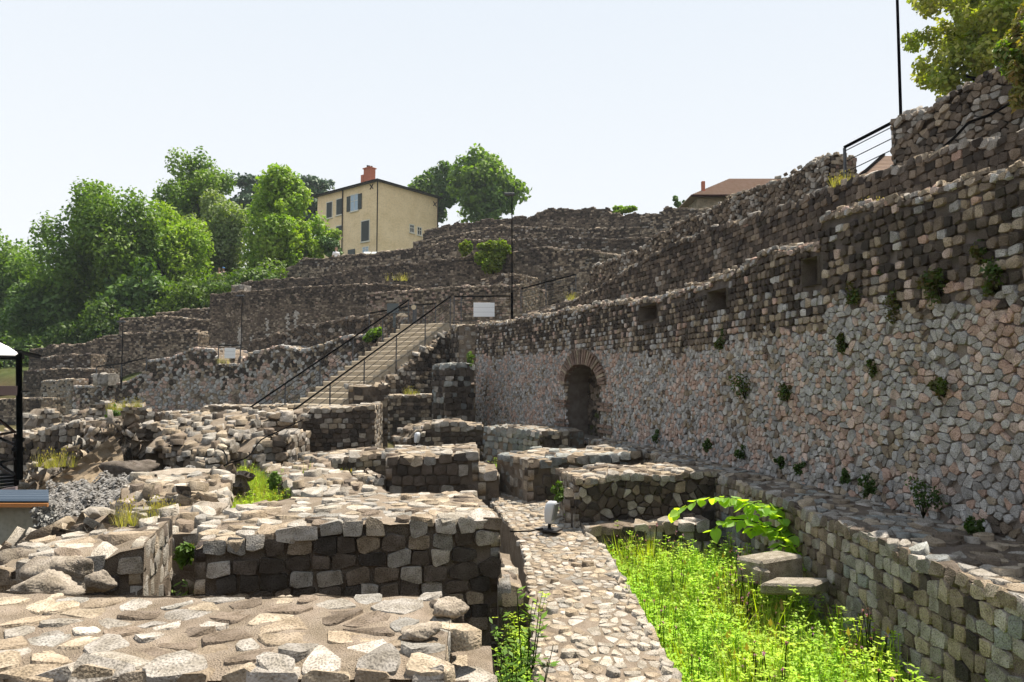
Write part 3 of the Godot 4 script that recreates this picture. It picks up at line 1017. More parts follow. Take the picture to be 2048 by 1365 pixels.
func arch_bricks(wall: Node3D) -> void:
	# ring of thin bricks round the opening and brick bonding courses in its jambs
	var line := Line.new([Vector3(1.73, 0, -13.03), Vector3(0.85, 0, -15.81)])
	var s0 := 0.27
	var s1 := 1.92
	var r := (s1 - s0) * 0.5
	var sp := 2.06
	var n := 27
	var b := BoxMesh.new()
	b.size = Vector3(1, 1, 1)
	for k in n:
		var an := PI * (k + 0.5) / n
		var c := cos(an)
		var h := sin(an)
		var cs := (s0 + s1) * 0.5 + c * (r + 0.15)
		var p := line.at(cs)
		var t := line.dir(cs)
		var nn := Vector3(t.z, 0, -t.x)
		if nn.x > 0:
			nn = -nn
		var rad := (t * c * 1.0 + Vector3.UP * h * 0.62).normalized()
		var tan_ := rad.cross(nn)
		var o := MeshInstance3D.new()
		o.name = "brick" if k == 0 else "brick_%03d" % k
		o.mesh = b
		o.material_override = tone_mat(BRICK[k % 3] if k % 4 else TAN[1], rng.randi() % 3)
		o.transform = Transform3D(Basis(rad * 0.30, tan_ * 0.055, nn * 0.12), Vector3(p.x, sp + h * (r * 0.5 + 0.13), p.z) + nn * (0.0 + rng.randf() * 0.015))
		wall.add_child(o)
	var m := n
	for side in 2:
		for row in 8:
			if row % 4 > 1:
				continue
			for q in 2:
				var s := (s0 - 0.14 - q * 0.3) if side == 0 else (s1 + 0.14 + q * 0.3)
				var p := line.at(s)
				var t := line.dir(s)
				var nn := Vector3(t.z, 0, -t.x)
				if nn.x > 0:
					nn = -nn
				var o := MeshInstance3D.new()
				o.name = "brick_%03d" % m
				m += 1
				o.mesh = b
				o.material_override = tone_mat(BRICK[m % 3], rng.randi() % 3)
				o.transform = Transform3D(Basis(t * 0.27, Vector3.UP * 0.05, nn * 0.12), Vector3(p.x, 1.2 + row * 0.1, p.z) + nn * rng.randf() * 0.012)
				wall.add_child(o)

# ---------------------------------------------------------------- the tiers behind
func build_far_tiers() -> void:
	var brown := [MID, 0.42, TAN, 0.26, DARK, 0.16, GREY, 0.16]
	var rosy := [ROSE, 0.34, ASH, 0.26, TAN, 0.22, MID, 0.18]
	var ruin := {"grid": 0.25, "rough": 0.015, "jag": 0.03, "style": "fine", "cw": 0.13, "ch": 0.078, "bevel": 0.03, "proud": 0.016, "top_proud": 0.014, "top_tilt": 0.06, "top_cell": 0.17, "face": brown, "mortar": Color(0.17, 0.142, 0.115), "crust": 0.55, "crust_deep": 0.7, "most": 300}
	var mk := func(called: String, label: String, pts: Array, more: Dictionary) -> Node3D:
		var o := ruin.duplicate()
		o.merge(more, true)
		if not o.has("top_face"):
			o.top_face = o.face
		return masonry(called, label, pts, o)
	# first tier, left of the stairs
	mk.call("tier_wall", "long pale rubble wall with dark streaks left of the stairs, lowest tier", [Vector3(-4.696, 3.68, -23.6), Vector3(-5.703, 3.65, -24.2), Vector3(-6.715, 3.372, -24.8), Vector3(-7.62, 3.227, -25.5), Vector3(-8.571, 3.441, -26.2), Vector3(-9.969, 3.176, -27), Vector3(-10.456, 2.764, -27.3), Vector3(-11.545, 2.773, -27.7), Vector3(-11.678, 3.324, -27.8), Vector3(-12.644, 3.46, -28.2), Vector3(-13.787, 3.058, -28.7), Vector3(-14.909, 2.966, -29), Vector3(-15.15, 2.436, -29.1), Vector3(-16.08, 2.026, -29.4), Vector3(-17.344, 1.941, -29.8), Vector3(-18.636, 1.874, -30.2)],
		{"base": 0.6, "thick": 2.2, "face": rosy, "style": "rubble", "cw": 0.125, "ch": 0.10, "crust": 0.55, "crust_deep": 0.85, "mortar": Color(0.24, 0.20, 0.165), "lean": 0.0, "seed": 41.0})
	mk.call("rubble_bank", "sloping bank of loose dark rubble on top of the lowest tier wall", [Vector3(-5.022, 4.462, -25.2), Vector3(-5.771, 4.498, -25.6), Vector3(-6.203, 4.397, -25.9), Vector3(-8.026, 4.206, -27), Vector3(-9.279, 3.952, -27.8), Vector3(-10.569, 3.701, -28.6)],
		{"base": 2.0, "thick": 1.6, "style": "rubble", "cw": 0.15, "ch": 0.10, "proud": 0.028, "jag": 0.09, "face": [DARK, 0.35, MID, 0.4, GREY, 0.17, TAN, 0.08], "seed": 42.0})
	mk.call("rubble_bank", "rounded heap of dark rubble beside the small white sign", [Vector3(-12.146, 3.548, -29.2), Vector3(-13.223, 3.495, -29.4), Vector3(-14.357, 3.072, -29.8), Vector3(-15.397, 2.957, -30.2)],
		{"base": 1.8, "thick": 1.2, "style": "rubble", "cw": 0.15, "ch": 0.10, "proud": 0.028, "jag": 0.12, "face": [DARK, 0.4, MID, 0.4, GREY, 0.14, TAN, 0.06], "seed": 43.0})
	# second tier
	mk.call("tier_wall", "tall brown brick-like wall with white lime streaks, second tier on the left", [Vector3(-4.11, 6.254, -31.2), Vector3(-5.873, 6.437, -31.4), Vector3(-7.479, 6.446, -31.8), Vector3(-9.791, 6.399, -32.3), Vector3(-12.169, 6.277, -32.8), Vector3(-14.194, 6.186, -33.2)],
		{"base": 2.6, "thick": 3.2, "cw": 0.11, "ch": 0.064, "face": [DARK, 0.2, MID, 0.52, TAN, 0.2, PINK, 0.08], "crust": 0.6, "crust_deep": 0.7, "jag": 0.06, "lime": [[8.7, 3.6, 4.6, 0.08], [8.1, 3.5, 4.2, 0.06], [7.3, 4.0, 5.0, 0.07], [6.3, 4.2, 5.2, 0.06], [5.9, 4.5, 5.3, 0.08], [9.6, 2.6, 3.9, 0.14], [9.2, 2.6, 3.8, 0.08]], "seed": 44.0})
	mk.call("tier_wall", "pale stone wall behind the stair landing railing", [Vector3(0.43, 5.898, -27.6), Vector3(-1.287, 5.967, -28.4), Vector3(-3.391, 5.928, -29.2), Vector3(-6.159, 5.84, -30)],
		{"base": 3.2, "thick": 2.6, "face": [TAN, 0.36, PINK, 0.14, MID, 0.4, GREY, 0.1], "crust": 0.5, "crust_deep": 0.5, "jag": 0.06, "mortar": Color(0.24, 0.20, 0.155), "seed": 45.0})
	mk.call("rubble_bank", "low broken rubble stub at the right end of the pale wall", [Vector3(0.37, 6.461, -29), Vector3(-0.504, 6.571, -29.6), Vector3(-1.327, 6.424, -30.2)],
		{"base": 5.0, "thick": 1.5, "jag": 0.09, "style": "rubble", "face": brown, "seed": 46.0})
	# third tier
	mk.call("tier_wall", "long stained wall under the hanging ivy, third tier", [Vector3(1.928, 8.423, -33.5), Vector3(1.585, 8.528, -33.8), Vector3(0.147, 8.419, -34.4), Vector3(-2.789, 8.348, -35.4), Vector3(-4.7, 8.17, -36), Vector3(-7.622, 8.041, -36.8), Vector3(-10.234, 7.685, -37.6), Vector3(-12.778, 7.61, -38.2), Vector3(-14.898, 7.475, -38.8)],
		{"base": 5.4, "thick": 4.0, "cw": 0.14, "ch": 0.08, "face": [TAN, 0.2, MID, 0.46, DARK, 0.26, GREY, 0.08], "jag": 0.12, "seed": 47.0})
	mk.call("tier_wall", "broken wall right of the ivy with stepped jagged top", [Vector3(3.687, 7.463, -29.5), Vector3(3.355, 7.663, -29.9), Vector3(1.762, 7.888, -31)],
		{"base": 5.0, "thick": 3.0, "jag": 0.09, "seed": 48.0})
	mk.call("column_drum", "short square stone block at the left end of the second tier top", [Vector3(-13.668, 6.988, -36), Vector3(-14.411, 7.015, -36.2)], {"base": 6.0, "thick": 0.6, "jag": 0.02, "cw": 0.34, "ch": 0.3, "face": [GREY, 0.8, TAN, 0.2], "top_face": [GREY, 1.0], "mortar": Color(0.3, 0.28, 0.26), "category": "stone block", "seed": 49.0})
	# fourth tier
	mk.call("tier_wall", "ragged wall below the ochre house, fourth tier", [Vector3(0.166, 9.956, -39), Vector3(-2.987, 10.237, -40.4), Vector3(-6.384, 9.955, -42), Vector3(-8.57, 9.797, -42.8), Vector3(-9.938, 9.868, -43.2), Vector3(-11.534, 9.725, -43.8), Vector3(-13.114, 9.794, -44.2), Vector3(-13.421, 9.543, -44.4), Vector3(-14.932, 9, -45)],
		{"base": 7.2, "thick": 4.0, "cw": 0.16, "ch": 0.09, "jag": 0.09, "face": brown, "seed": 50.0})
	mk.call("tier_wall", "dark eroded wall with sunken rubble on the upper slope, right of the ivy", [Vector3(7.179, 8.803, -33), Vector3(5.704, 8.956, -34), Vector3(3.932, 9.256, -35), Vector3(1.956, 9.5, -36.2), Vector3(0.159, 9.596, -37.2)],
		{"base": 7.0, "thick": 3.4, "cw": 0.16, "ch": 0.09, "jag": 0.12, "face": [MID, 0.5, DARK, 0.22, GREY, 0.18, TAN, 0.1], "seed": 51.0})
	# fifth tier
	mk.call("tier_wall", "upper ruined wall stepping down beside the house, near the skyline", [Vector3(7.287, 10.548, -38.5), Vector3(5.094, 10.789, -40), Vector3(2.244, 11.142, -41.5), Vector3(-0.734, 11.56, -43), Vector3(-3.035, 11.336, -44), Vector3(-6.389, 11.042, -45.4)],
		{"base": 8.8, "thick": 3.0, "cw": 0.16, "ch": 0.09, "jag": 0.09, "face": brown, "seed": 52.0})
	mk.call("tier_wall", "topmost ruined wall along the skyline with a raised middle part", [Vector3(8.649, 12.539, -44), Vector3(6.218, 12.775, -45), Vector3(6.074, 13.189, -45.1), Vector3(2.513, 13.507, -46.4), Vector3(1.533, 13.133, -46.8), Vector3(-0.067, 13.069, -47.4), Vector3(-3.356, 13.065, -48.6), Vector3(-6.139, 12.684, -49.6), Vector3(-6.29, 12.312, -49.7)],
		{"base": 10.0, "thick": 2.2, "cw": 0.16, "ch": 0.09, "jag": 0.18, "face": [TAN, 0.26, MID, 0.46, DARK, 0.2, GREY, 0.08], "seed": 53.0})
	mk.call("tier_wall", "small ruined wall end on the skyline beside the far house", [Vector3(10.158, 10.909, -36), Vector3(8.112, 11.309, -37.2), Vector3(7.938, 10.981, -37.4), Vector3(6.928, 11.068, -38)],
		{"base": 9.0, "thick": 2.0, "cw": 0.16, "ch": 0.09, "jag": 0.09, "face": brown, "seed": 54.0})
	# rubble between the landing and the upper walls
	mk.call("rubble_bank", "bank of loose stones rising right of the landing, under the upper railing", [Vector3(2.568, 4.889, -20.6), Vector3(1.889, 4.456, -21.2), Vector3(0.863, 4.274, -21.8), Vector3(0.125, 4.029, -22.2)],
		{"base": 3.2, "thick": 1.8, "grid": 0.15, "lean": 0.5, "style": "rubble", "cw": 0.15, "ch": 0.10, "proud": 0.07, "jag": 0.12, "face": [DARK, 0.35, MID, 0.4, GREY, 0.17, TAN, 0.08], "seed": 55.0})
	# far left group
	mk.call("tier_wall", "dark long wall with a thin lit edge, right part of the far left ruins", [Vector3(-14.835, 5.113, -35), Vector3(-16.307, 5.247, -35.4), Vector3(-17.909, 5.401, -36), Vector3(-20.267, 5.144, -36.6)],
		{"base": 2.4, "thick": 2.4, "jag": 0.05, "face": brown, "seed": 56.0})
	mk.call("tier_wall", "stepped wall below the trees, upper row of the far left ruins", [Vector3(-15.697, 5.912, -37), Vector3(-17.599, 5.919, -37.6), Vector3(-17.695, 5.769, -37.7), Vector3(-19.017, 5.798, -38), Vector3(-19.168, 5.537, -38.1), Vector3(-21.547, 5.544, -38.8)],
		{"base": 2.8, "thick": 2.0, "jag": 0.05, "face": brown, "seed": 57.0})
	mk.call("tier_wall", "wall with a rounded right end in the middle of the far left ruins", [Vector3(-14.89, 4.328, -33.6), Vector3(-15.179, 4.518, -33.6), Vector3(-17.271, 4.437, -33.8), Vector3(-19.763, 4.27, -34.2)],
		{"base": 1.4, "thick": 2.0, "jag": 0.06, "face": brown, "seed": 58.0})
	mk.call("tier_wall", "long sloping stone wall at the left edge of the ruins under the trees", [Vector3(-17.68, 4.491, -34.6), Vector3(-20.108, 4.258, -34.8), Vector3(-20.833, 4.023, -35), Vector3(-22.434, 3.835, -35.2), Vector3(-24.103, 3.695, -35.4)],
		{"base": 0.6, "thick": 2.0, "jag": 0.15, "face": [TAN, 0.22, MID, 0.48, DARK, 0.22, GREY, 0.08], "seed": 59.0})
	mk.call("tier_wall", "dark block with two stepped lit edges at the far left", [Vector3(-19.339, 3.297, -32.6), Vector3(-20.137, 3.346, -32.7), Vector3(-21.896, 3.171, -33)],
		{"base": 0.4, "thick": 2.0, "jag": 0.05, "face": [MID, 0.5, DARK, 0.22, GREY, 0.18, TAN, 0.1], "seed": 60.0})
	mk.call("tier_wall", "lower dark wall in front of the stepped block at the far left", [Vector3(-18.269, 2.632, -31.2), Vector3(-20.104, 2.639, -31.6), Vector3(-21.707, 2.577, -32), Vector3(-22.091, 2.556, -32.1)],
		{"base": 0.2, "thick": 1.4, "jag": 0.04, "face": [MID, 0.5, DARK, 0.22, GREY, 0.18, TAN, 0.1], "seed": 61.0})
	mk.call("tier_wall", "pale rendered wall patch in the far left ruins", [Vector3(-18.77, 2.193, -30.4), Vector3(-20.665, 2.106, -31.2)],
		{"base": 0.1, "thick": 0.7, "jag": 0.04, "face": [TAN, 0.55, GREY, 0.35, PINK, 0.1], "crust": 0.2, "mortar": Color(0.32, 0.27, 0.21), "seed": 62.0})
	mk.call("tier_wall", "low dark wall behind the stage frame at the left edge", [Vector3(-17.199, 1.494, -26), Vector3(-19.125, 1.423, -26.6), Vector3(-20.549, 1.393, -27)],
		{"base": -0.4, "thick": 1.0, "jag": 0.03, "face": brown, "seed": 63.0})
	mk.call("stone_block", "large grey carved stone block resting on the lowest tier wall", [Vector3(-16.484, 2.394, -29), Vector3(-17.155, 2.395, -29.1)], {"base": 1.92, "thick": 0.6, "jag": 0.02, "cw": 0.32, "ch": 0.5, "face": [GREY, 1.0], "top_face": [GREY, 1.0], "mortar": Color(0.28, 0.27, 0.25), "crust": 0.0, "category": "stone block", "seed": 64.0})


# ---------------------------------------------------------------- fallen vaults and rubble on the left
# a rough mass swept along points: [position of the crest, half width, depth of the foot below the crest]
func crag(parent: Node3D, called: String, sec: Array, rough: float, seed_: float, tone: Color, stony := 7.0, m: Material = null) -> MeshInstance3D:
	var a := Acc.new()
	var prof := [[-1.0, -1.0], [-0.96, -0.6], [-0.86, -0.22], [-0.6, -0.04], [-0.2, 0.0], [0.25, -0.02], [0.62, -0.06], [0.88, -0.26], [0.97, -0.6], [1.0, -1.0]]
	var steps := 22
	var n := sec.size()
	var rows := 0
	for k in n - 1:
		for q in steps + (1 if k == n - 2 else 0):
			var t := float(q) / steps
			var c: Vector3 = (sec[k][0] as Vector3).lerp(sec[k + 1][0], t)
			var w := lerpf(sec[k][1], sec[k + 1][1], t)
			var h := lerpf(sec[k][2], sec[k + 1][2], t)
			var di: Vector3 = sec[k + 1][0] - sec[k][0]
			var sd := Vector3(-di.z, 0, di.x).normalized()
			for pi in prof.size() * 2 - 1:
				var i0 := pi / 2
				var pr: Array = prof[i0]
				var px: float = pr[0]
				var py: float = pr[1]
				if pi % 2:
					px = (px + prof[i0 + 1][0]) * 0.5
					py = (py + prof[i0 + 1][1]) * 0.5
				var v := c + sd * px * w + Vector3.UP * py * h
				var ns := noise_b.get_noise_3d(v.x * 1.6 + seed_, v.y * 2.4, v.z * 1.6) + 0.6 * absf(noise_b.get_noise_3d(v.x * 5.0, v.y * 7.0 + seed_, v.z * 5.0)) + 0.35 * noise_a.get_noise_3d(v.x * 13.0, v.y * 16.0, v.z * 13.0)
				v += (sd * px + Vector3.UP * (0.6 + py * 0.4)).normalized() * ns * rough
				var tn := tone * (0.72 + 0.55 * (0.5 + 0.5 * noise_b.get_noise_3d(v.x * 3.0, v.y * 3.0, v.z * 3.0 + seed_)))
				if noise_a.get_noise_3d(v.x * 4.1, v.y * 4.1, v.z * 4.1 + seed_) > 0.22:
					tn = tn * 0.6
				a.vert(v, Vector3.UP, tn)
			rows += 1
	var cn := prof.size() * 2 - 1
	for r in rows - 1:
		for q in cn - 1:
			var k := r * cn + q
			a.i.append_array([k, k + 1, k + cn, k + 1, k + cn + 1, k + cn])
	for e in [0, rows - 1]:
		for q in cn - 2:
			a.i.append_array([e * cn, e * cn + q + 1, e * cn + q + 2])
	a.smooth()
	var o := part(parent, called, a.mesh(), m if m else mat.stones)
	var st := Stones.new()
	var tile: Array = shapes["rubble"]
	for k in int(rows * stony):
		var r := rng.randi() % (rows - 1)
		var q := 3 + rng.randi() % (cn - 7)
		var p: Vector3 = a.v[r * cn + q].lerp(a.v[(r + 1) * cn + q + 1], rng.randf())
		var nn: Vector3 = (a.n[r * cn + q] + Vector3(0, 0.4, 0)).normalized()
		var sh = tile[2][rng.randi() % tile[2].size()]
		if sh == null:
			continue
		var x := nn.cross(Vector3(rng.randfn(), 0.3, rng.randfn())).normalized()
		var w := rng.randf_range(0.09, 0.2)
		var xf := Transform3D(Basis(x * w, nn.cross(x) * w * rng.randf_range(0.55, 0.9), nn * w * 0.5), p + nn * rng.randf_range(-0.03, 0.012))
		add_stone(st, sh, xf, pick_tone([TAN, 0.3, GREY, 0.25, PALE, 0.2, MID, 0.25]))
	finish_stones(st, parent, "stone", 120)
	return o


func boulder(called: String, label: String, at: Vector3, size: Vector3, turn: float, seed_: float, tone: Color, category := "boulder", flat := 0.0) -> MeshInstance3D:
	var a := Acc.new()
	var nu := 32
	var nv := 18
	var planes := []
	var r := RandomNumberGenerator.new()
	r.seed = int(seed_ * 100.0)
	for k in 15:
		planes.append([Vector3(r.randfn(), r.randfn(), r.randfn()).normalized(), r.randf_range(0.55, 0.88)])
	if flat > 0.0:
		planes.append([Vector3(0.03, 1, 0.02).normalized(), 1.0 - flat])
	for j in nv + 1:
		for i in nu + 1:
			var th := PI * j / nv
			var ph := TAU * (i % nu) / nu
			var d := Vector3(sin(th) * cos(ph), cos(th), sin(th) * sin(ph))
			var rad := 1.15
			if category == "stone block":
				rad = 0.95 / pow(pow(absf(d.x), 9.0) + pow(absf(d.y), 9.0) + pow(absf(d.z), 9.0), 1.0 / 9.0)
			for p in ([] if category == "stone block" else planes):
				var c: float = d.dot(p[0])
				if c > 0.05:
					rad = minf(rad, p[1] / c)
			rad += (0.16 if category == "stone block" else 0.10) * noise_b.get_noise_3d(d.x * 2.0 + seed_, d.y * 2.0, d.z * 2.0) + 0.07 * noise_a.get_noise_3d(d.x * 5.0, d.y * 5.0 + seed_, d.z * 5.0) - 0.06 * absf(noise_a.get_noise_3d(d.x * 3.0 + 9.0, d.y * 7.0, d.z * 3.0))
			var v := d * rad * size
			a.vert(v, d, tone * (0.8 + 0.4 * (0.5 + 0.5 * noise_b.get_noise_3d(v.x * 5.0, v.y * 5.0, v.z * 5.0 + seed_))))
	for j in nv:
		for i in nu:
			var k := j * (nu + 1) + i
			a.i.append_array([k, k + 1, k + nu + 1, k + 1, k + nu + 2, k + nu + 1])
	a.smooth()
	var o := part(self, numbered(called), a.mesh(), mat.stones, at)
	o.rotation.y = turn
	tag(o, label, category)
	return o


func build_left_ruins() -> void:
	var stone := Color(0.30, 0.265, 0.225)
	# long slanting ridge of a fallen vault
	var t := thing("fallen_vault", "long slanting ridge of fallen vault masonry above the camouflage net", "ruined vault")
	crag(t, "vault_ridge", [[Vector3(-4.201, 0.525, -5.6), 0.3, 1.5], [Vector3(-4.144, 0.553, -6.2), 0.28, 1.5], [Vector3(-4.009, 0.654, -7), 0.3, 1.5], [Vector3(-3.869, 0.825, -8), 0.34, 1.4], [Vector3(-3.495, 0.972, -8.8), 0.45, 1.2]], 0.07, 1.0, stone)
	# rough ground of boulders between the ridge and the block on the left
	t = thing("rubble_bank", "rough sunlit rubble between the slanting ridge and the low left block", "rubble bank")
	crag(t, "rubble_mass", [[Vector3(-3.746, 0.795, -4.9), 0.55, 1.2], [Vector3(-3.39, 0.914, -5.4), 0.5, 1.2], [Vector3(-3.188, 0.958, -6), 0.5, 1.2], [Vector3(-3.047, 0.95, -6.9), 0.5, 1.1]], 0.12, 5.0, stone)
	boulder("boulder", "big rounded grey boulder left of the low block", Vector3(-2.545, 1.044, -4.1), Vector3(0.2, 0.14, 0.2), 0.3, 3.1, stone)
	boulder("boulder", "flat-topped long stone lying on the foreground wall's left end", Vector3(-2.261, 1.11, -3.5), Vector3(0.22, 0.10, 0.16), 0.2, 4.2, stone * 1.1)
	boulder("boulder", "small squared stone right of the big rounded boulder", Vector3(-2.254, 1.041, -3.95), Vector3(0.09, 0.07, 0.09), 0.6, 5.3, stone)
	boulder("boulder", "dark lump of masonry beside the slanting ridge near the left edge", Vector3(-3.237, 0.882, -4.7), Vector3(0.3, 0.2, 0.26), 1.0, 6.4, stone * 0.8)
	boulder("boulder", "pale rough boulder at the head of the slanting ridge", Vector3(-2.684, 1.011, -6.3), Vector3(0.2, 0.1, 0.22), 0.1, 7.5, stone * 1.15)
	boulder("boulder", "raised broken stone at the right end of the foreground wall top", Vector3(-0.27, 1.146, -3.15), Vector3(0.085, 0.055, 0.08), 0.4, 31.0, stone * 1.2)
	boulder("boulder", "flat broken stone in front of the raised one on the foreground wall", Vector3(-0.366, 1.153, -2.85), Vector3(0.10, 0.04, 0.07), 0.1, 32.0, stone * 1.2)
	boulder("flat_rock", "pale tilted slab between the net and the rubble cascade", Vector3(-4.37, 0.892, -9.6), Vector3(0.6, 0.1, 0.45), 0.5, 8.5, stone * 1.25, "rock slab", 0.5)
	boulder("flat_rock", "dark tilted rock slab above the upper edge of the net", Vector3(-5.64, 0.783, -10.6), Vector3(0.42, 0.26, 0.3), 0.4, 9.5, Color(0.14, 0.12, 0.105), "rock slab", 0.4)
	# leaning vault fragment with its smooth underside
	t = thing("fallen_vault", "leaning slab of vault masonry with a smooth tan underside", "ruined vault")
	crag(t, "vault_back", [[Vector3(-7.822, 0.404, -11.4), 0.6, 0.9], [Vector3(-7.515, 0.722, -11.9), 0.62, 1.0], [Vector3(-7.239, 1.11, -12.4), 0.6, 1.1], [Vector3(-6.943, 1.344, -12.8), 0.6, 1.2]], 0.16, 9.0, Color(0.2, 0.172, 0.145))
	var a := Acc.new()
	var q := [Vector3(-7.19, 0.437, -10.7), Vector3(-6.537, 1.234, -11.7), Vector3(-6.354, 0.484, -11.5), Vector3(-6.751, 0.38, -10.6)]
	var nseg := 14
	for i in nseg:
		for j in nseg:
			var c := []
			for e in [[i, j], [i, j + 1], [i + 1, j + 1], [i + 1, j]]:
				var uu: float = e[0] / float(nseg)
				var vv: float = e[1] / float(nseg)
				var p: Vector3 = (q[0] as Vector3).lerp(q[1], uu).lerp((q[3] as Vector3).lerp(q[2], uu), vv)
				c.append(p + Vector3(0.02, 0.0, 0.06) * noise_b.get_noise_3d(p.x * 4.0, p.y * 9.0, p.z * 4.0) - Vector3(0, 0, 0.25) * sin(vv * PI) )
			a.quad(c[0], c[1], c[2], c[3], Color(0.34, 0.275, 0.2) * (0.75 + 0.5 * (0.5 + 0.5 * noise_b.get_noise_2d(i * 0.9, j * 0.35))))
	part(t, "smooth_underside", a.mesh(), mat.core)
	# walls of the lower left
	var brown := WEATHERED
	masonry("wall_stub", "dark wall behind the leaning vault slab, left half", [Vector3(-10.874, 0.946, -14.6), Vector3(-9.72, 1.022, -14.4), Vector3(-9.096, 1.276, -14.2), Vector3(-8.536, 1.242, -14.1)],
		{"base": -1.2, "thick": 1.2, "cw": 0.16, "ch": 0.12, "jag": 0.14, "grid": 0.14, "rough": 0.03, "crust": 0.6, "crust_deep": 2.0, "top_tilt": 0.25, "top_proud": 0.04, "seed": 70.0})
	masonry("wall_stub", "dark wall behind the leaning vault slab, right half with rough lit top", [Vector3(-7.478, 1.153, -13.2), Vector3(-7.103, 1.252, -13.1), Vector3(-6.596, 1.331, -13), Vector3(-6.222, 1.237, -12.8), Vector3(-6.138, 1.32, -12.9), Vector3(-5.296, 1.306, -13.4)],
		{"base": -0.6, "thick": 1.4, "cw": 0.16, "ch": 0.11, "jag": 0.09, "grid": 0.12, "rough": 0.03, "crust": 0.6, "crust_deep": 2.0, "top_tilt": 0.25, "top_proud": 0.05, "seed": 71.0})
	masonry("wall_stub", "stepped rubble courses catching the sun, left of the rubble cascade", [Vector3(-6.855, 1.364, -14.4), Vector3(-6.389, 1.414, -14.6), Vector3(-5.749, 1.383, -14.8), Vector3(-5.511, 1.331, -15)],
		{"base": 0.2, "thick": 1.2, "cw": 0.24, "ch": 0.12, "jag": 0.14, "grid": 0.14, "rough": 0.03, "face": brown, "top_tilt": 0.2, "top_proud": 0.05, "seed": 72.0})
	masonry("wall_stub", "low flat-topped wall below the pale tier wall, left of the stair foot", [Vector3(-8.005, 1.454, -18.4), Vector3(-7.231, 1.472, -18.6), Vector3(-6.685, 1.461, -18.9), Vector3(-5.745, 1.443, -19.4)],
		{"base": 0.6, "thick": 1.3, "cw": 0.17, "ch": 0.11, "jag": 0.05, "grid": 0.16, "face": brown, "seed": 73.0})
	masonry("wall_stub", "small low wall in shade between the rubble heap and the flat-topped wall", [Vector3(-9.569, 1.272, -19), Vector3(-8.673, 1.312, -18.4), Vector3(-7.916, 1.36, -18.2)],
		{"base": 0.4, "thick": 0.8, "cw": 0.17, "ch": 0.11, "jag": 0.05, "grid": 0.16, "face": brown, "seed": 74.0})
	masonry("wall_stub", "ragged stub with weeds on top, in front of the far left ruins", [Vector3(-10.419, 1.235, -17.2), Vector3(-10.341, 1.423, -17.3), Vector3(-9.881, 1.589, -17.4), Vector3(-9.749, 1.439, -17.5), Vector3(-9.167, 1.452, -17.8), Vector3(-9.013, 1.248, -17.9)],
		{"base": 0.0, "thick": 1.3, "cw": 0.17, "ch": 0.11, "jag": 0.12, "grid": 0.14, "rough": 0.03, "face": brown, "top_tilt": 0.25, "top_proud": 0.05, "seed": 75.0})
	masonry("wall_stub", "small crumbling stub at the left beside the stage frame", [Vector3(-10.964, 1.117, -16.4), Vector3(-10.905, 1.48, -16.5), Vector3(-10.716, 1.499, -16.6), Vector3(-10.583, 1.215, -16.7)],
		{"base": -0.2, "thick": 1.0, "cw": 0.16, "ch": 0.11, "jag": 0.12, "grid": 0.14, "rough": 0.03, "face": brown, "seed": 76.0})
	# cascade of big loose courses below the stairs
	t = masonry("rubble_cascade", "cascade of loose stone courses with a black cable, below the stair foot", [Vector3(-4.693, 0.948, -10.9), Vector3(-4.533, 1.026, -11.1), Vector3(-4.5, 1.242, -11.6), Vector3(-4.381, 1.473, -12.4), Vector3(-4.3, 1.54, -12.8), Vector3(-3.956, 1.495, -13)],
		{"base": 0.3, "thick": 1.3, "cw": 0.26, "ch": 0.11, "jag": 0.09, "grid": 0.1, "rough": 0.03, "proud": 0.06, "face": WEATHERED, "top_tilt": 0.2, "top_proud": 0.06, "category": "rubble", "seed": 77.0})
	masonry("rubble_cascade", "short stack of rounded courses right of the cable, beside the dark block", [Vector3(-4.177, 0.996, -11.4), Vector3(-3.999, 1.259, -11.8), Vector3(-3.734, 1.226, -11.8)],
		{"base": 0.3, "thick": 1.2, "cw": 0.24, "ch": 0.11, "jag": 0.12, "grid": 0.1, "rough": 0.03, "proud": 0.06, "face": WEATHERED, "top_tilt": 0.2, "top_proud": 0.06, "category": "rubble", "seed": 78.0})

# ---------------------------------------------------------------- stairs, landing, railings
func bar(parent: Node, called: String, a: Vector3, b: Vector3, r: float, m: Material, sides := 8) -> MeshInstance3D:
	var ac := Acc.new()
	ac.tube([Vector3.ZERO, b - a], r, sides)
	return part(parent, called, ac.mesh(), m, a)


func slab(parent: Node, called: String, c: Vector3, hx: Vector3, hy: Vector3, hz: Vector3, m: Material) -> MeshInstance3D:
	var ac := Acc.new()
	ac.box(Vector3.ZERO, hx, hy, hz)
	return part(parent, called, ac.mesh(), m, c)


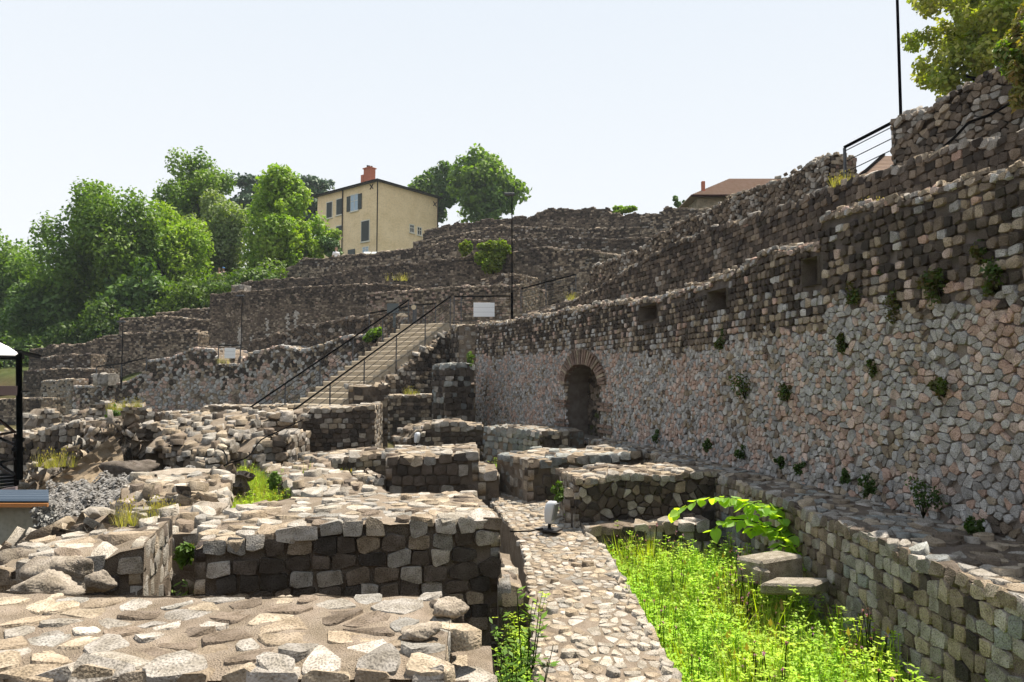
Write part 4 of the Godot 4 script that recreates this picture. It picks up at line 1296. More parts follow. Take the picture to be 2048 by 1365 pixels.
# box with bevelled edges: half sizes along the given axes
func bevel_slab(parent: Node, called: String, c: Vector3, hx: Vector3, hy: Vector3, hz: Vector3, bev: float, m: Material) -> MeshInstance3D:
	var a := Acc.new()
	var ax := [hx, hy, hz]
	var u := [hx.normalized(), hy.normalized(), hz.normalized()]
	for i in 3:
		var j := (i + 1) % 3
		var k := (i + 2) % 3
		for s in [1.0, -1.0]:
			var cc: Vector3 = ax[i] * s
			var pj: Vector3 = ax[j] - u[j] * bev
			var pk: Vector3 = (ax[k] - u[k] * bev) * s
			a.quad2(cc, pj, pk, Color.WHITE)
		for s in [1.0, -1.0]:
			for q in [1.0, -1.0]:
				var e1: Vector3 = ax[i] * s + (ax[j] - u[j] * bev) * q
				var e2: Vector3 = (ax[i] - u[i] * bev) * s + ax[j] * q
				var w: Vector3 = ax[k] - u[k] * bev
				if s * q > 0:
					a.quad(e1 - w, e2 - w, e2 + w, e1 + w)
				else:
					a.quad(e1 + w, e2 + w, e2 - w, e1 - w)
	for s in [1.0, -1.0]:
		for q in [1.0, -1.0]:
			for t in [1.0, -1.0]:
				var p := [ax[0] * s + (ax[1] - u[1] * bev) * q + (ax[2] - u[2] * bev) * t, (ax[0] - u[0] * bev) * s + ax[1] * q + (ax[2] - u[2] * bev) * t, (ax[0] - u[0] * bev) * s + (ax[1] - u[1] * bev) * q + ax[2] * t]
				if s * q * t > 0:
					a.tri(p[0], p[2], p[1])
				else:
					a.tri(p[0], p[1], p[2])
	return part(parent, called, a.mesh(), m, c)


func railing(called: String, label: String, feet: Array, height: float, wires: int, group := "") -> Node3D:
	var t := thing(called, label, "railing", Vector3.ZERO, 0.0, group)
	var up := Vector3.UP * height
	var ac := Acc.new()
	var pts := []
	for f in feet:
		pts.append(f + up)
	ac.tube(pts, 0.024, 8)
	part(t, "handrail", ac.mesh(), mat.steel)
	for f in feet:
		slab(t, "post", f + up * 0.5 - Vector3(0, 0.06, 0), Vector3(0.014, 0, 0), up * 0.5 + Vector3(0, 0.05, 0), Vector3(0, 0, 0.022), mat.steel)
	for k in wires:
		var h := up * (0.12 + 0.74 * k / maxf(wires - 1, 1))
		var w := Acc.new()
		var ps := []
		for f in feet:
			ps.append(f + h)
		w.tube(ps, 0.007, 5)
		part(t, "wire", w.mesh(), mat.wire)
	return t


func build_stairs() -> void:
	var concrete := rock(lin(0.42, 0.365, 0.285), plaster_tex, 0.8, 0.4)
	var foot := Vector3(-5.1, 1.5, -19.2)
	var head := Vector3(-2.68, 3.92, -22.8)
	var n := 16
	var run := Vector3(head.x - foot.x, 0, head.z - foot.z)
	var ahead := run.normalized()
	var side := Vector3(-ahead.z, 0, ahead.x)
	if side.x < 0:
		side = -side
	var rise := (head.y - foot.y) / n
	var tread := run.length() / n
	var half := 0.88
	var t := thing("staircase", "tan concrete staircase climbing between the ruins to the landing", "stairs", foot)
	for k in range(-7, n):
		var c := ahead * tread * (k + 0.5) + Vector3.UP * (rise * (k + 1) - 0.25)
		bevel_slab(t, "step", c, side * half, Vector3.UP * 0.25, ahead * tread * 0.75, 0.022, concrete)
	# masonry under the right flank
	var pts := []
	for k in [2, 5, 8, 11, 14, 16]:
		var p: Vector3 = foot + ahead * tread * k + side * (half + 0.16)
		p.y = foot.y + rise * k - 0.1
		pts.append(p)
	pts.append(Vector3(-1.891, 3.795, -21.6))
	pts.append(Vector3(-1.534, 3.74, -20.5))
	masonry("stair_flank", "dark stone wall rising in steps under the right side of the stairs", pts, {"facing": Vector3(1, 0, 1), "base": 0.3, "thick": 0.5, "cw": 0.18, "ch": 0.13, "grid": 0.12, "jag": 0.16, "jstep": 0.27, "crust": 0.6, "crust_deep": 2.0, "category": "ruined wall", "seed": 80.0})
	# landing
	var la := head + ahead * 0.75
	t = thing("landing", "tan concrete landing at the top of the stairs", "landing", la)
	bevel_slab(t, "landing_slab", Vector3(1.0, -0.15, -0.1), Vector3(2.3, 0, 0.0), Vector3(0, 0.145, 0), Vector3(0, 0, 1.0), 0.012, concrete)
	bevel_slab(t, "landing_support", Vector3(1.4, -1.4, -0.5), Vector3(1.6, 0, 0.0), Vector3(0, 1.1, 0), Vector3(0, 0, 0.7), 0.02, concrete)
	# railings
	var rr := []
	var ll := []
	for k in [-6.2, -2.0, 2.4, 7.0, 11.6, 16.0]:
		var p: Vector3 = foot + ahead * tread * k + Vector3.UP * rise * k
		rr.append(p + side * half)
		ll.append(p - side * half)
	railing("stair_railing", "dark steel railing with wires on the near, right side of the stairs", rr, 0.85, 4)
	railing("stair_railing", "dark steel railing with wires on the far, left side of the stairs", ll, 0.85, 4)
	var top_r := head + side * half
	var top_l := head - side * half
	railing("landing_railing", "level steel railing along the landing carrying the large white sign", [Vector3(-1.827, 3.911, -22.3), Vector3(-1.606, 3.911, -22.3), Vector3(0, 3.919, -22.2)], 0.86, 4)
	railing("landing_railing", "short level railing panel at the top left of the stairs", [Vector3(-3.191, 3.776, -23.3), Vector3(-2.927, 3.776, -23.3), Vector3(-2.527, 3.832, -23.4)], 0.84, 4)
	railing("landing_railing", "sloping rail behind the stairs beside the dark notice board", [Vector3(-5.045, 3.7, -25), Vector3(-4.129, 3.841, -25), Vector3(-3.389, 4.018, -25)], 0.8, 2)
	railing("ramp_railing", "railing rising to the right above the bank of loose stones", [Vector3(0.295, 4.41, -23.2), Vector3(1.125, 4.662, -23.4), Vector3(2.138, 4.952, -23.6)], 0.72, 4)
	railing("terrace_railing", "short low rail with the small white sign on the lowest tier", [Vector3(-11.427, 2.81, -27.6), Vector3(-10.572, 2.81, -27.6)], 0.68, 3)
	railing("terrace_railing", "thin sloping rail beside the carved stone block on the left", [Vector3(-17.086, 2.232, -29.2), Vector3(-15.953, 2.354, -29), Vector3(-14.837, 2.595, -28.8)], 0.45, 1)
	railing("gap_railing", "railing with three wires closing the gap between the rubble walls at the top right", [Vector3(4.812, 5.089, -10.1), Vector3(5.139, 5.199, -9.4)], 0.42, 3)
	# signs
	sign_board("sign_panel", "large blank white sign panel on the landing railing", Vector3(-0.877, 4.339, -22.15), 0.66, 0.44, mat.white_panel, 0.0)
	sign_board("sign_panel", "small blank white sign panel on the low rail at the left", Vector3(-10.918, 3.174, -27.45), 0.42, 0.4, mat.white_panel, 0.0)
	var dark_board := plain(lin(0.07, 0.085, 0.09), 0.5)
	t = thing("notice_board", "dark grey notice board on a post behind the stairs", "notice board", Vector3(-4.099, 3.971, -24.6))
	slab(t, "panel", Vector3(-0.05, 0.66, 0), Vector3(0.2, 0, 0), Vector3(0, 0.17, 0), Vector3(0, 0, 0.015), dark_board)
	slab(t, "post", Vector3(0, 0.25, -0.03), Vector3(0.045, 0, 0), Vector3(0, 0.27, 0), Vector3(0, 0, 0.02), dark_board)
	slab(t, "shelf", Vector3(0.36, 0.52, 0), Vector3(0.2, 0, 0), Vector3(0, 0.012, 0), Vector3(0, 0, 0.1), dark_board)
	t = thing("round_sign", "round dark-rimmed tan disc on a post at the top of the stairs", "sign", Vector3(-3.185, 3.894, -22.9))
	var c := CylinderMesh.new()
	c.top_radius = 0.10
	c.bottom_radius = 0.10
	c.height = 0.03
	var rim := part(t, "rim", c, mat.steel, Vector3(0, 0.6, 0))
	rim.rotation.x = PI / 2
	var c2 := CylinderMesh.new()
	c2.top_radius = 0.08
	c2.bottom_radius = 0.08
	c2.height = 0.036
	var disc := part(t, "disc", c2, plain(lin(0.42, 0.36, 0.26), 0.6), Vector3(0, 0.6, 0.0))
	disc.rotation.x = PI / 2
	slab(t, "post", Vector3(0, 0.25, -0.01), Vector3(0.035, 0, 0), Vector3(0, 0.26, 0), Vector3(0, 0, 0.02), mat.steel)
	t = thing("sloping_plaque", "tan pointed plaque tilted on the rail behind the stairs", "plaque", Vector3(-3.856, 4.425, -24.8))
	var a := Acc.new()
	a.tri(Vector3(-0.2, -0.04, 0.05), Vector3(0.0, 0.12, -0.03), Vector3(0.24, -0.06, 0.05))
	a.tri(Vector3(-0.2, -0.06, 0.03), Vector3(0.24, -0.08, 0.03), Vector3(0.0, 0.10, -0.05))
	a.quad(Vector3(-0.2, -0.04, 0.05), Vector3(0.24, -0.06, 0.05), Vector3(0.24, -0.08, 0.03), Vector3(-0.2, -0.06, 0.03))
	part(t, "plate", a.mesh(), plain(lin(0.36, 0.31, 0.24), 0.7))


func sign_board(called: String, label: String, at: Vector3, w: float, h: float, m: Material, turn: float) -> void:
	var t := thing(called, label, "sign", at, turn)
	bevel_slab(t, "panel", Vector3.ZERO, Vector3(w * 0.5, 0, 0), Vector3(0, h * 0.5, 0), Vector3(0, 0, 0.008), 0.003, m)
	for s in [-1.0, 1.0]:
		slab(t, "bracket", Vector3(s * w * 0.35, 0, -0.02), Vector3(0.012, 0, 0), Vector3(0, h * 0.45, 0), Vector3(0, 0, 0.011), mat.wire)
	for k in 2:
		slab(t, "seam", Vector3(0, h * (0.17 - 0.34 * k), 0.0085), Vector3(w * 0.49, 0, 0), Vector3(0, 0.003, 0), Vector3(0, 0, 0.001), mat.wire)


# ---------------------------------------------------------------- houses
func build_houses() -> void:
	var ochre := rock(lin(0.82, 0.64, 0.41), plaster_tex, 0.12, 0.5)
	var trim := plain(lin(0.62, 0.58, 0.5), 0.8)
	var shutter := plain(lin(0.045, 0.055, 0.05), 0.7)
	var tile := rock(lin(0.38, 0.28, 0.22), plaster_tex, 0.5, 0.4)
	var glass := plain(lin(0.30, 0.40, 0.50), 0.12)
	var pipe := plain(lin(0.03, 0.028, 0.026), 0.6)
	var red := rock(lin(0.36, 0.14, 0.09), plaster_tex, 0.8, 0.3)
	var c := Vector3(-14.4, 0, -75)
	var la := Vector3(-0.78, 0, -0.62)
	la = la.normalized()
	var rb := Vector3(-la.z, 0, la.x)
	if rb.x < 0:
		rb = -rb
	var ll := 10.5
	var lr := 9.2
	var y0 := 13.6
	var y1 := 23.4
	var h := thing("villa", "ochre plastered house with dark shutters and a red chimney on the hill", "house", Vector3(c.x, y0, c.z))
	var up := Vector3.UP
	var hh := y1 - y0
	var a := Acc.new()
	a.box(la * ll * 0.5 + rb * lr * 0.5 + up * hh * 0.5, la * ll * 0.5, up * hh * 0.5, rb * lr * 0.5)
	part(h, "wall", a.mesh(), ochre)
	# roof: low hip with rows of tiles
	var ov := 0.45
	var e0 := -la * ov - rb * ov + up * (hh + 0.06)
	var e1 := la * (ll + ov) - rb * ov + up * (hh + 0.06)
	var e2 := la * (ll + ov) + rb * (lr + ov) + up * (hh + 0.06)
	var e3 := -la * ov + rb * (lr + ov) + up * (hh + 0.06)
	var r0 := la * (lr * 0.5) + rb * lr * 0.5 + up * (hh + 1.45)
	var r1 := la * (ll - lr * 0.45) + rb * lr * 0.5 + up * (hh + 1.45)
	var roof := Acc.new()
	for f in [[e0, r0, r1, e1], [e1, r1, r1, e2], [e2, r1, r0, e3], [e3, r0, r0, e0]]:
		var rows := 18
		for k in rows:
			var t0 := float(k) / rows
			var t1 := float(k + 1) / rows
			var lift := Vector3(0, 0.07, 0)
			roof.quad((f[0] as Vector3).lerp(f[1], t0) + lift, (f[0] as Vector3).lerp(f[1], t1), (f[3] as Vector3).lerp(f[2], t1), (f[3] as Vector3).lerp(f[2], t0) + lift)
			roof.quad((f[0] as Vector3).lerp(f[1], t0), (f[0] as Vector3).lerp(f[1], t0) + lift, (f[3] as Vector3).lerp(f[2], t0) + lift, (f[3] as Vector3).lerp(f[2], t0))
	var rf := part(h, "roof", roof.mesh(), tile)
	var ea := Acc.new()
	ea.box(la * ll * 0.5 + rb * lr * 0.5 + up * (hh + 0.02), la * (ll * 0.5 + ov), up * 0.06, rb * (lr * 0.5 + ov))
	part(rf, "eaves", ea.mesh(), pipe)
	var ch := la * 4.2 + rb * 2.4 + up * (hh + 1.5)
	bevel_slab(rf, "chimney", ch + up * 0.2, la * 0.58, up * 0.95, rb * 0.4, 0.03, red)
	bevel_slab(rf, "chimney", ch + la * 0.8 - up * 0.2, la * 0.22, up * 0.75, rb * 0.45, 0.03, red)
	bevel_slab(rf, "chimney_cap", ch + up * 1.2, la * 0.64, up * 0.06, rb * 0.52, 0.02, red)
	for q in [-0.35, 0.05, 0.35]:
		bar(rf, "chimney_pot", ch + up * 1.24 + la * q, ch + up * (1.55 + 0.3 * q) + la * q, 0.11, pipe)
	# windows: [along, height, width, height, closed shutters, open shutters]
	for w in [[8.22, 21.5, 0.95, 1.75, true, false], [6.43, 21.6, 0.95, 1.75, true, false], [3.82, 21.65, 1.25, 1.75, false, true], [1.9, 18.25, 1.25, 2.2, true, false], [8.2, 18.6, 0.95, 1.3, true, false], [6.43, 19.0, 0.9, 0.8, true, false], [10.0, 18.6, 0.8, 1.3, true, false], [1.85, 16.2, 0.9, 0.5, false, false]]:
		window(h, la * w[0] + up * (w[1] - y0), la, -rb, w[2], w[3], w[4], w[5], trim, shutter, glass)
	for w in [[5.03, 19.1, 0.55, 0.8], [6.2, 19.0, 0.55, 0.8]]:
		window(h, rb * w[0] + up * (w[1] - y0), rb, -la, w[2], w[3], false, false, trim, shutter, plain(lin(0.05, 0.055, 0.06), 0.2))
	# arched cellar door, mostly hidden
	var d := Acc.new()
	d.box(la * 4.2 - rb * 0.03 + up * 2.0, la * 0.6, up * 0.9, rb * 0.04)
	part(h, "door", d.mesh(), shutter)
	for q in [la * 5.81 - rb * 0.09, -la * 0.07 - rb * 0.07, rb * (lr - 0.1) - la * 0.08]:
		bar(h, "downpipe", q + up * 0.2, q + up * hh, 0.06, pipe, 6)
	var gm := Acc.new()
	gm.tube([e0 - up * 0.02, e1 - up * 0.02], 0.08, 6)
	gm.tube([e0 - up * 0.02, e3 - up * 0.02], 0.08, 6)
	part(h, "gutter", gm.mesh(), pipe)
	for q in [[la * 0.95 - rb * 0.04, la, 22.95 - y0], [rb * (lr - 0.55) - la * 0.04, rb, 22.6 - y0]]:
		for s in [-1.0, 1.0]:
			var dd: Vector3 = (q[1] * s + up).normalized() * 0.36
			bar(h, "wall_anchor", q[0] + up * q[2] - dd, q[0] + up * q[2] + dd, 0.05, pipe, 5)
	# house behind the rubble wall
	var stone := rock(lin(0.36, 0.31, 0.24), rock_tex, 0.25, 1.5)
	h = thing("stone_house", "stone house with a brown tiled roof and thin chimney behind the rubble wall", "house", Vector3(11.9, 10.0, -45))
	a = Acc.new()
	a.box(Vector3(6.0, 1.9, -4.0), Vector3(6.0, 0, 0), Vector3(0, 1.9, 0), Vector3(0, 0, 4.0))
	part(h, "wall", a.mesh(), stone)
	rf = part(h, "roof", hip_roof(Vector3(6.0, 3.85, -4.0), 6.5, 4.5, 2.6, 2.35).mesh(), tile)
	bar(rf, "gutter", Vector3(-0.52, 3.82, 0.52), Vector3(12.5, 3.82, 0.52), 0.07, plain(lin(0.16, 0.05, 0.04), 0.6), 6)
	bevel_slab(rf, "chimney", Vector3(0.55, 4.5, -0.6), Vector3(0.11, 0, 0), Vector3(0, 0.55, 0), Vector3(0, 0, 0.11), 0.02, red)
	for k in 2:
		window(h, Vector3(2.0 + k * 3.0, 2.0, 0.0), Vector3.RIGHT, Vector3.BACK, 0.9, 1.3, true, false, trim, shutter, glass)
	h = thing("stone_house", "house whose tiled hip roof shows through the railing gap at the top right", "house", Vector3(17.6, 8.0, -36))
	a = Acc.new()
	a.box(Vector3(5.0, 1.9, -4.0), Vector3(5.0, 0, 0), Vector3(0, 1.9, 0), Vector3(0, 0, 4.0))
	part(h, "wall", a.mesh(), stone)
	rf = part(h, "roof", hip_roof(Vector3(5.0, 3.85, -4.0), 5.5, 4.5, 1.2, 3.1).mesh(), tile)
	var rl := Acc.new()
	rl.tube([Vector3(-0.5, 3.98, 0.5), Vector3(3.7, 7.02, -4.0)], 0.09, 6)
	part(rf, "ridge_tiles", rl.mesh(), tile)


func hip_roof(c: Vector3, hx: float, hz: float, ridge: float, rise: float) -> Acc:
	var a := Acc.new()
	var e := [c + Vector3(-hx, 0, hz), c + Vector3(hx, 0, hz), c + Vector3(hx, 0, -hz), c + Vector3(-hx, 0, -hz)]
	var r0 := c + Vector3(-ridge, rise, 0)
	var r1 := c + Vector3(ridge, rise, 0)
	for f in [[e[0], r0, r1, e[1]], [e[1], r1, r1, e[2]], [e[2], r1, r0, e[3]], [e[3], r0, r0, e[0]]]:
		var rows := 22
		var lift := Vector3(0, 0.06, 0)
		for k in rows:
			var t0 := float(k) / rows
			var t1 := float(k + 1) / rows
			var p0: Vector3 = (f[0] as Vector3).lerp(f[1], t0)
			var p1: Vector3 = (f[0] as Vector3).lerp(f[1], t1)
			var q0: Vector3 = (f[3] as Vector3).lerp(f[2], t0)
			var q1: Vector3 = (f[3] as Vector3).lerp(f[2], t1)
			a.quad(p0 + lift, p1, q1, q0 + lift)
			a.quad(p0, p0 + lift, q0 + lift, q0)
	a.quad(e[0], e[1], e[2], e[3])
	return a


func window(parent: Node3D, at: Vector3, along: Vector3, out: Vector3, w: float, h: float, closed: bool, open: bool, trim: Material, shutter: Material, glass: Material) -> void:
	var up := Vector3.UP
	var o := Node3D.new()
	o.name = "window"
	o.position = at
	parent.add_child(o, true)
	slab(o, "pane", out * 0.012, along * w * 0.5, up * h * 0.5, out * 0.012, glass)
	for s in [-1.0, 1.0]:
		slab(o, "frame", along * s * (w * 0.5 + 0.05) + out * 0.02, along * 0.05, up * (h * 0.5 + 0.1), out * 0.03, trim)
		slab(o, "frame", up * s * (h * 0.5 + 0.05) + out * 0.022, along * (w * 0.5), up * 0.05, out * 0.032, trim)
	slab(o, "sill", -up * (h * 0.5 + 0.13) + out * 0.05, along * (w * 0.5 + 0.15), up * 0.04, out * 0.08, trim)
	if not closed:
		slab(o, "glazing_bar", out * 0.03, along * 0.03, up * h * 0.5, out * 0.015, trim)
		slab(o, "glazing_bar", up * h * 0.12 + out * 0.031, along * w * 0.5, up * 0.025, out * 0.013, trim)
	for s in [-1.0, 1.0]:
		if not (closed or open):
			continue
		var cx: Vector3 = along * s * (w * 0.25 if closed else w * 0.78)
		var a := Acc.new()
		a.box(Vector3.ZERO, along * w * 0.245, up * h * 0.49, out * 0.02)
		var nl := int(h / 0.11)
		for k in nl:
			a.box(up * (h * 0.47 - (k + 0.5) * h * 0.94 / nl) + out * 0.03, along * w * 0.2, up * 0.018, out * 0.02)
		part(o, "shutter", a.mesh(), shutter, cx + out * 0.06)

# ---------------------------------------------------------------- foliage
func leaf_mat(back: Color) -> StandardMaterial3D:
	var m := StandardMaterial3D.new()
	m.vertex_color_use_as_albedo = true
	m.roughness = 0.55
	m.metallic_specular = 0.4
	m.cull_mode = BaseMaterial3D.CULL_DISABLED
	m.backlight_enabled = true
	m.backlight = back
	return m


# leaves spread through the shells of lobes: [centre, radii]
func leaves(a: Acc, lobes: Array, count: int, size: float, cols: Array, r: RandomNumberGenerator, drop := 0.0, long := 1.5) -> void:
	var vol := 0.0
	for l in lobes:
		vol += l[1].x * l[1].y + l[1].x * l[1].z
	for l in lobes:
		var n := int(count * (l[1].x * l[1].y + l[1].x * l[1].z) / vol)
		var base: Color = cols[r.randi() % cols.size()]
		for k in n:
			var d := Vector3(r.randfn(), r.randfn(), r.randfn()).normalized()
			var rad := pow(r.randf(), 0.33) * r.randf_range(0.86, 1.12)
			var p: Vector3 = l[0] + d * rad * l[1]
			var nn := (d * 0.7 + Vector3(r.randfn(), r.randfn() + 0.5, r.randfn()) * 0.6).normalized()
			var t := nn.cross(Vector3(r.randfn(), r.randfn(), r.randfn())).normalized()
			t = (t + Vector3(0, -drop, 0)).normalized()
			var b := nn.cross(t).normalized()
			var s := size * r.randf_range(0.6, 1.3)
			var c: Color = base.lerp(cols[r.randi() % cols.size()], 0.5) * r.randf_range(0.75, 1.25)
			var k0 := a.v.size()
			var hl := t * s * 0.5 * long
			var hw := b * s * 0.5
			a.vert(p - hl, nn, c)
			a.vert(p + hw + nn * s * 0.12, (nn + b * 0.4).normalized(), c)
			a.vert(p + hl, nn, c)
			a.vert(p - hw + nn * s * 0.12, (nn - b * 0.4).normalized(), c)
			a.i.append_array([k0, k0 + 1, k0 + 2, k0, k0 + 2, k0 + 3])


func crown_lobes(c: Vector3, rad: Vector3, n: int, r: RandomNumberGenerator, share := 0.36, shape := "round") -> Array:
	var out := []
	for k in n:
		var d := Vector3(r.randfn(), r.randfn(), r.randfn()).normalized() * pow(r.randf(), 0.45)
		if shape == "cone":
			var y := r.randf_range(-1.0, 1.0)
			var w := 0.95 * sqrt(maxf(0.01, 1.0 - pow((y + 0.3) / 1.32, 2.0))) * (1.0 - 0.4 * maxf(y, 0.0))
			var an := r.randf() * TAU
			var q := sqrt(r.randf()) * w
			d = Vector3(cos(an) * q, y * 0.92, sin(an) * q)
		elif shape == "flat":
			d.y = (floorf(d.y * 2.5) + 0.5) / 2.5 + r.randf_range(-0.05, 0.05)
		var s := r.randf_range(0.65, 1.25) * share * (1.0 - 0.25 * d.length())
		var rr := rad * s
		if shape == "flat":
			rr.y *= 0.38
		out.append([c + d * rad * (1.0 - share * 0.5), rr])
	return out


func tree(called: String, label: String, base: Vector3, c: Vector3, rad: Vector3, cols: Array, count: int, leaf: float, seed_: int, o := {}) -> Node3D:
	var r := RandomNumberGenerator.new()
	r.seed = seed_
	var t := thing(called, label, "tree", base, 0.0, o.get("group", ""))
	c -= base
	var shape: String = o.get("shape", "round")
	var lobes := crown_lobes(c, rad, o.get("lobes", 34), r, o.get("share", 0.36), shape)
	var wood := Acc.new()
	var top := c + Vector3(0, rad.y * 0.5, 0)
	var tr: float = o.get("trunk", 0.22)
	var bend := Vector3(r.randf_range(-0.3, 0.3), 0, r.randf_range(-0.3, 0.3))
	wood.tube([Vector3(0, -0.6, 0), Vector3(0, c.y * 0.35, 0) + bend * 0.5, c - Vector3(0, rad.y * 0.3, 0) + bend, top], [tr * 1.25, tr, tr * 0.7, tr * 0.2], 8)
	for k in mini(lobes.size(), 16):
		var e: Vector3 = lobes[k][0]
		var st := Vector3(0, clampf(e.y - rad.y * 0.5, c.y * 0.4, c.y + rad.y * 0.3), 0) + bend * 0.7
		wood.tube([st, st.lerp(e, 0.55) + Vector3(0, 0.2, 0), e], [tr * 0.4, tr * 0.22, tr * 0.07], 5)
	part(t, "trunk", wood.mesh(), rock(lin(0.10, 0.085, 0.07), grain_tex, 0.8, 1.0))
	var a := Acc.new()
	leaves(a, lobes, count, leaf, cols, r, o.get("drop", 0.0), o.get("long", 1.5))
	var cr := part(t, "crown", a.mesh(), o.get("mat", mat.leaf))
	cr.set_meta("kind", "stuff")
	return t


func build_trees() -> void:
	mat.leaf = leaf_mat(Color(0.9, 0.95, 0.4))
	mat.leaf_dark = leaf_mat(Color(0.35, 0.42, 0.25))
	var mid := [Color(0.15, 0.25, 0.045), Color(0.19, 0.29, 0.05), Color(0.11, 0.20, 0.045)]
	var dark := [Color(0.10, 0.185, 0.05), Color(0.125, 0.21, 0.055), Color(0.08, 0.15, 0.045)]
	var fresh := [Color(0.24, 0.38, 0.045), Color(0.20, 0.33, 0.045), Color(0.30, 0.41, 0.06)]
	var silver := [Color(0.31, 0.36, 0.19), Color(0.24, 0.31, 0.13), Color(0.18, 0.26, 0.08)]
	var cedar := [Color(0.07, 0.125, 0.065), Color(0.085, 0.14, 0.07), Color(0.055, 0.10, 0.055)]
	var gold := [Color(0.40, 0.43, 0.11), Color(0.27, 0.36, 0.08), Color(0.48, 0.46, 0.15)]
	var g := "trees on the slope at the left"
	tree("leafy_tree", "dark leafy tree at the far left edge of the picture", Vector3(-36.768, 3.613, -52), Vector3(-36.959, 8.583, -52), Vector3(5.2, 5.8, 4.2), mid, 24000, 0.20, 101, {"lobes": 40, "group": g})
	tree("leafy_tree", "low dark tree between the far left tree and the tall dark tree", Vector3(-29.614, 4.135, -47), Vector3(-30.347, 6.128, -47), Vector3(3.6, 3.6, 3.0), dark, 13000, 0.2, 102, {"group": g})
	tree("leafy_tree", "tall dark green tree with ragged top, largest on the left", Vector3(-26.563, 4.417, -46), Vector3(-26.909, 10.237, -46), Vector3(4.0, 5.7, 3.6), mid, 30000, 0.17, 103, {"lobes": 64, "share": 0.32, "group": g})
	tree("leafy_tree", "rounded yellow-green tree right of the tallest dark tree", Vector3(-24.023, 6.298, -49), Vector3(-24.148, 11.01, -49), Vector3(3.4, 4.0, 3.0), fresh, 18000, 0.18, 104, {"lobes": 48, "group": g})
	tree("leafy_tree", "high airy tree rising above the others, with sky showing through", Vector3(-25.945, 9.118, -58), Vector3(-26.41, 16.388, -58), Vector3(3.9, 5.4, 3.4), mid, 16000, 0.19, 105, {"lobes": 60, "share": 0.27, "group": g})
	tree("leafy_tree", "silvery green tree left of the bright maple", Vector3(-22.109, 9.407, -54), Vector3(-22.493, 12.881, -54), Vector3(3.0, 4.0, 2.6), silver, 15000, 0.18, 106, {"lobes": 44, "group": g})
	tree("leafy_tree", "small dark tree below the rounded yellow-green tree", Vector3(-22.953, 5.251, -44), Vector3(-23.17, 7.436, -44), Vector3(2.4, 2.3, 2.2), dark, 4500, 0.24, 107, {"group": g})
	tree("maple_tree", "bright green pointed tree standing left of the ochre house", Vector3(-16.549, 9.368, -50), Vector3(-16.406, 13.308, -50), Vector3(3.3, 4.2, 3.2), fresh, 22000, 0.19, 108, {"shape": "cone", "lobes": 130, "share": 0.26, "trunk": 0.24})
	tree("cedar_tree", "dark flat-topped cedar behind the maple and the ochre house", Vector3(-30.319, 21.029, -95), Vector3(-30.409, 26.225, -95), Vector3(8.6, 5.0, 6.0), cedar, 18000, 0.36, 109, {"shape": "flat", "lobes": 60, "share": 0.42, "trunk": 0.5, "mat": mat.leaf_dark, "long": 2.0})
	tree("chestnut_tree", "smaller chestnut tree right of the ochre house", Vector3(-9.907, 19.858, -86), Vector3(-9.692, 24.813, -86), Vector3(3.7, 4.5, 2.8), dark, 9000, 0.36, 110, {"lobes": 36})
	tree("chestnut_tree", "big rounded chestnut tree on the skyline right of the house", Vector3(-3.149, 19.034, -82), Vector3(-2.867, 24.47, -82), Vector3(5.0, 5.0, 4.2), mid, 11000, 0.38, 111, {"lobes": 56, "trunk": 0.4})
	tree("leafy_tree", "yellow-green tree overhanging the rubble wall at the top right", Vector3(10.372, 7.082, -15), Vector3(10.303, 9.614, -15), Vector3(1.85, 1.85, 1.6), gold, 16000, 0.085, 112, {"lobes": 110, "share": 0.2, "trunk": 0.14, "shape": "round"})
	tree("conifer", "feathery green and rust conifer at the right edge above the wall", Vector3(5.036, 4.32, -6.6), Vector3(5.017, 5.239, -6.6), Vector3(0.33, 0.62, 0.4), [Color(0.20, 0.30, 0.07), Color(0.34, 0.25, 0.10), Color(0.16, 0.26, 0.07)], 9000, 0.03, 113, {"lobes": 50, "share": 0.26, "trunk": 0.05, "drop": 0.6, "long": 2.6})
	tree("leafy_tree", "small dark conifer tip on the skyline left of the far stone house", Vector3(14.194, 16.836, -60), Vector3(14.201, 17.355, -60), Vector3(0.6, 0.6, 0.6), dark, 700, 0.16, 114, {"lobes": 8, "trunk": 0.06})
	# shrubs
	var sh := func(called: String, label: String, lobes: Array, count: int, leaf: float, cols: Array, seed_: int, m: Material, group := "") -> Node3D:
		var r := RandomNumberGenerator.new()
		r.seed = seed_
		var base: Vector3 = lobes[0][0]
		var t := thing(called, label, "shrub", base, 0.0, group)
		var a := Acc.new()
		var ls := []
		for l in lobes:
			ls.append_array(crown_lobes(l[0] - base, l[1], 9, r, 0.5))
		leaves(a, ls, count, leaf, cols, r)
		var o := part(t, "foliage", a.mesh(), m)
		o.set_meta("kind", "stuff")
		var st := Acc.new()
		for k in 5:
			var e: Vector3 = ls[k][0]
			st.tube([Vector3(e.x * 0.2, lobes[0][1].y * -1.0, e.z * 0.2), e * 0.6, e], [0.03, 0.02, 0.008], 5)
		part(t, "stem", st.mesh(), rock(lin(0.10, 0.08, 0.06), grain_tex, 0.8, 0.5))
		return t
	sh.call("round_shrub", "clipped dark round shrub beside the person in white", [[Vector3(-12.789, 11.656, -50), Vector3(0.95, 0.9, 0.9)]], 3500, 0.13, dark, 120, mat.leaf_dark)
	sh.call("shrub", "light green loose shrub behind the clipped round shrub", [[Vector3(-13.898, 13.114, -54), Vector3(1.1, 0.7, 0.9)], [Vector3(-14.734, 12.494, -54), Vector3(0.7, 0.8, 0.7)]], 2200, 0.16, fresh, 121, mat.leaf)
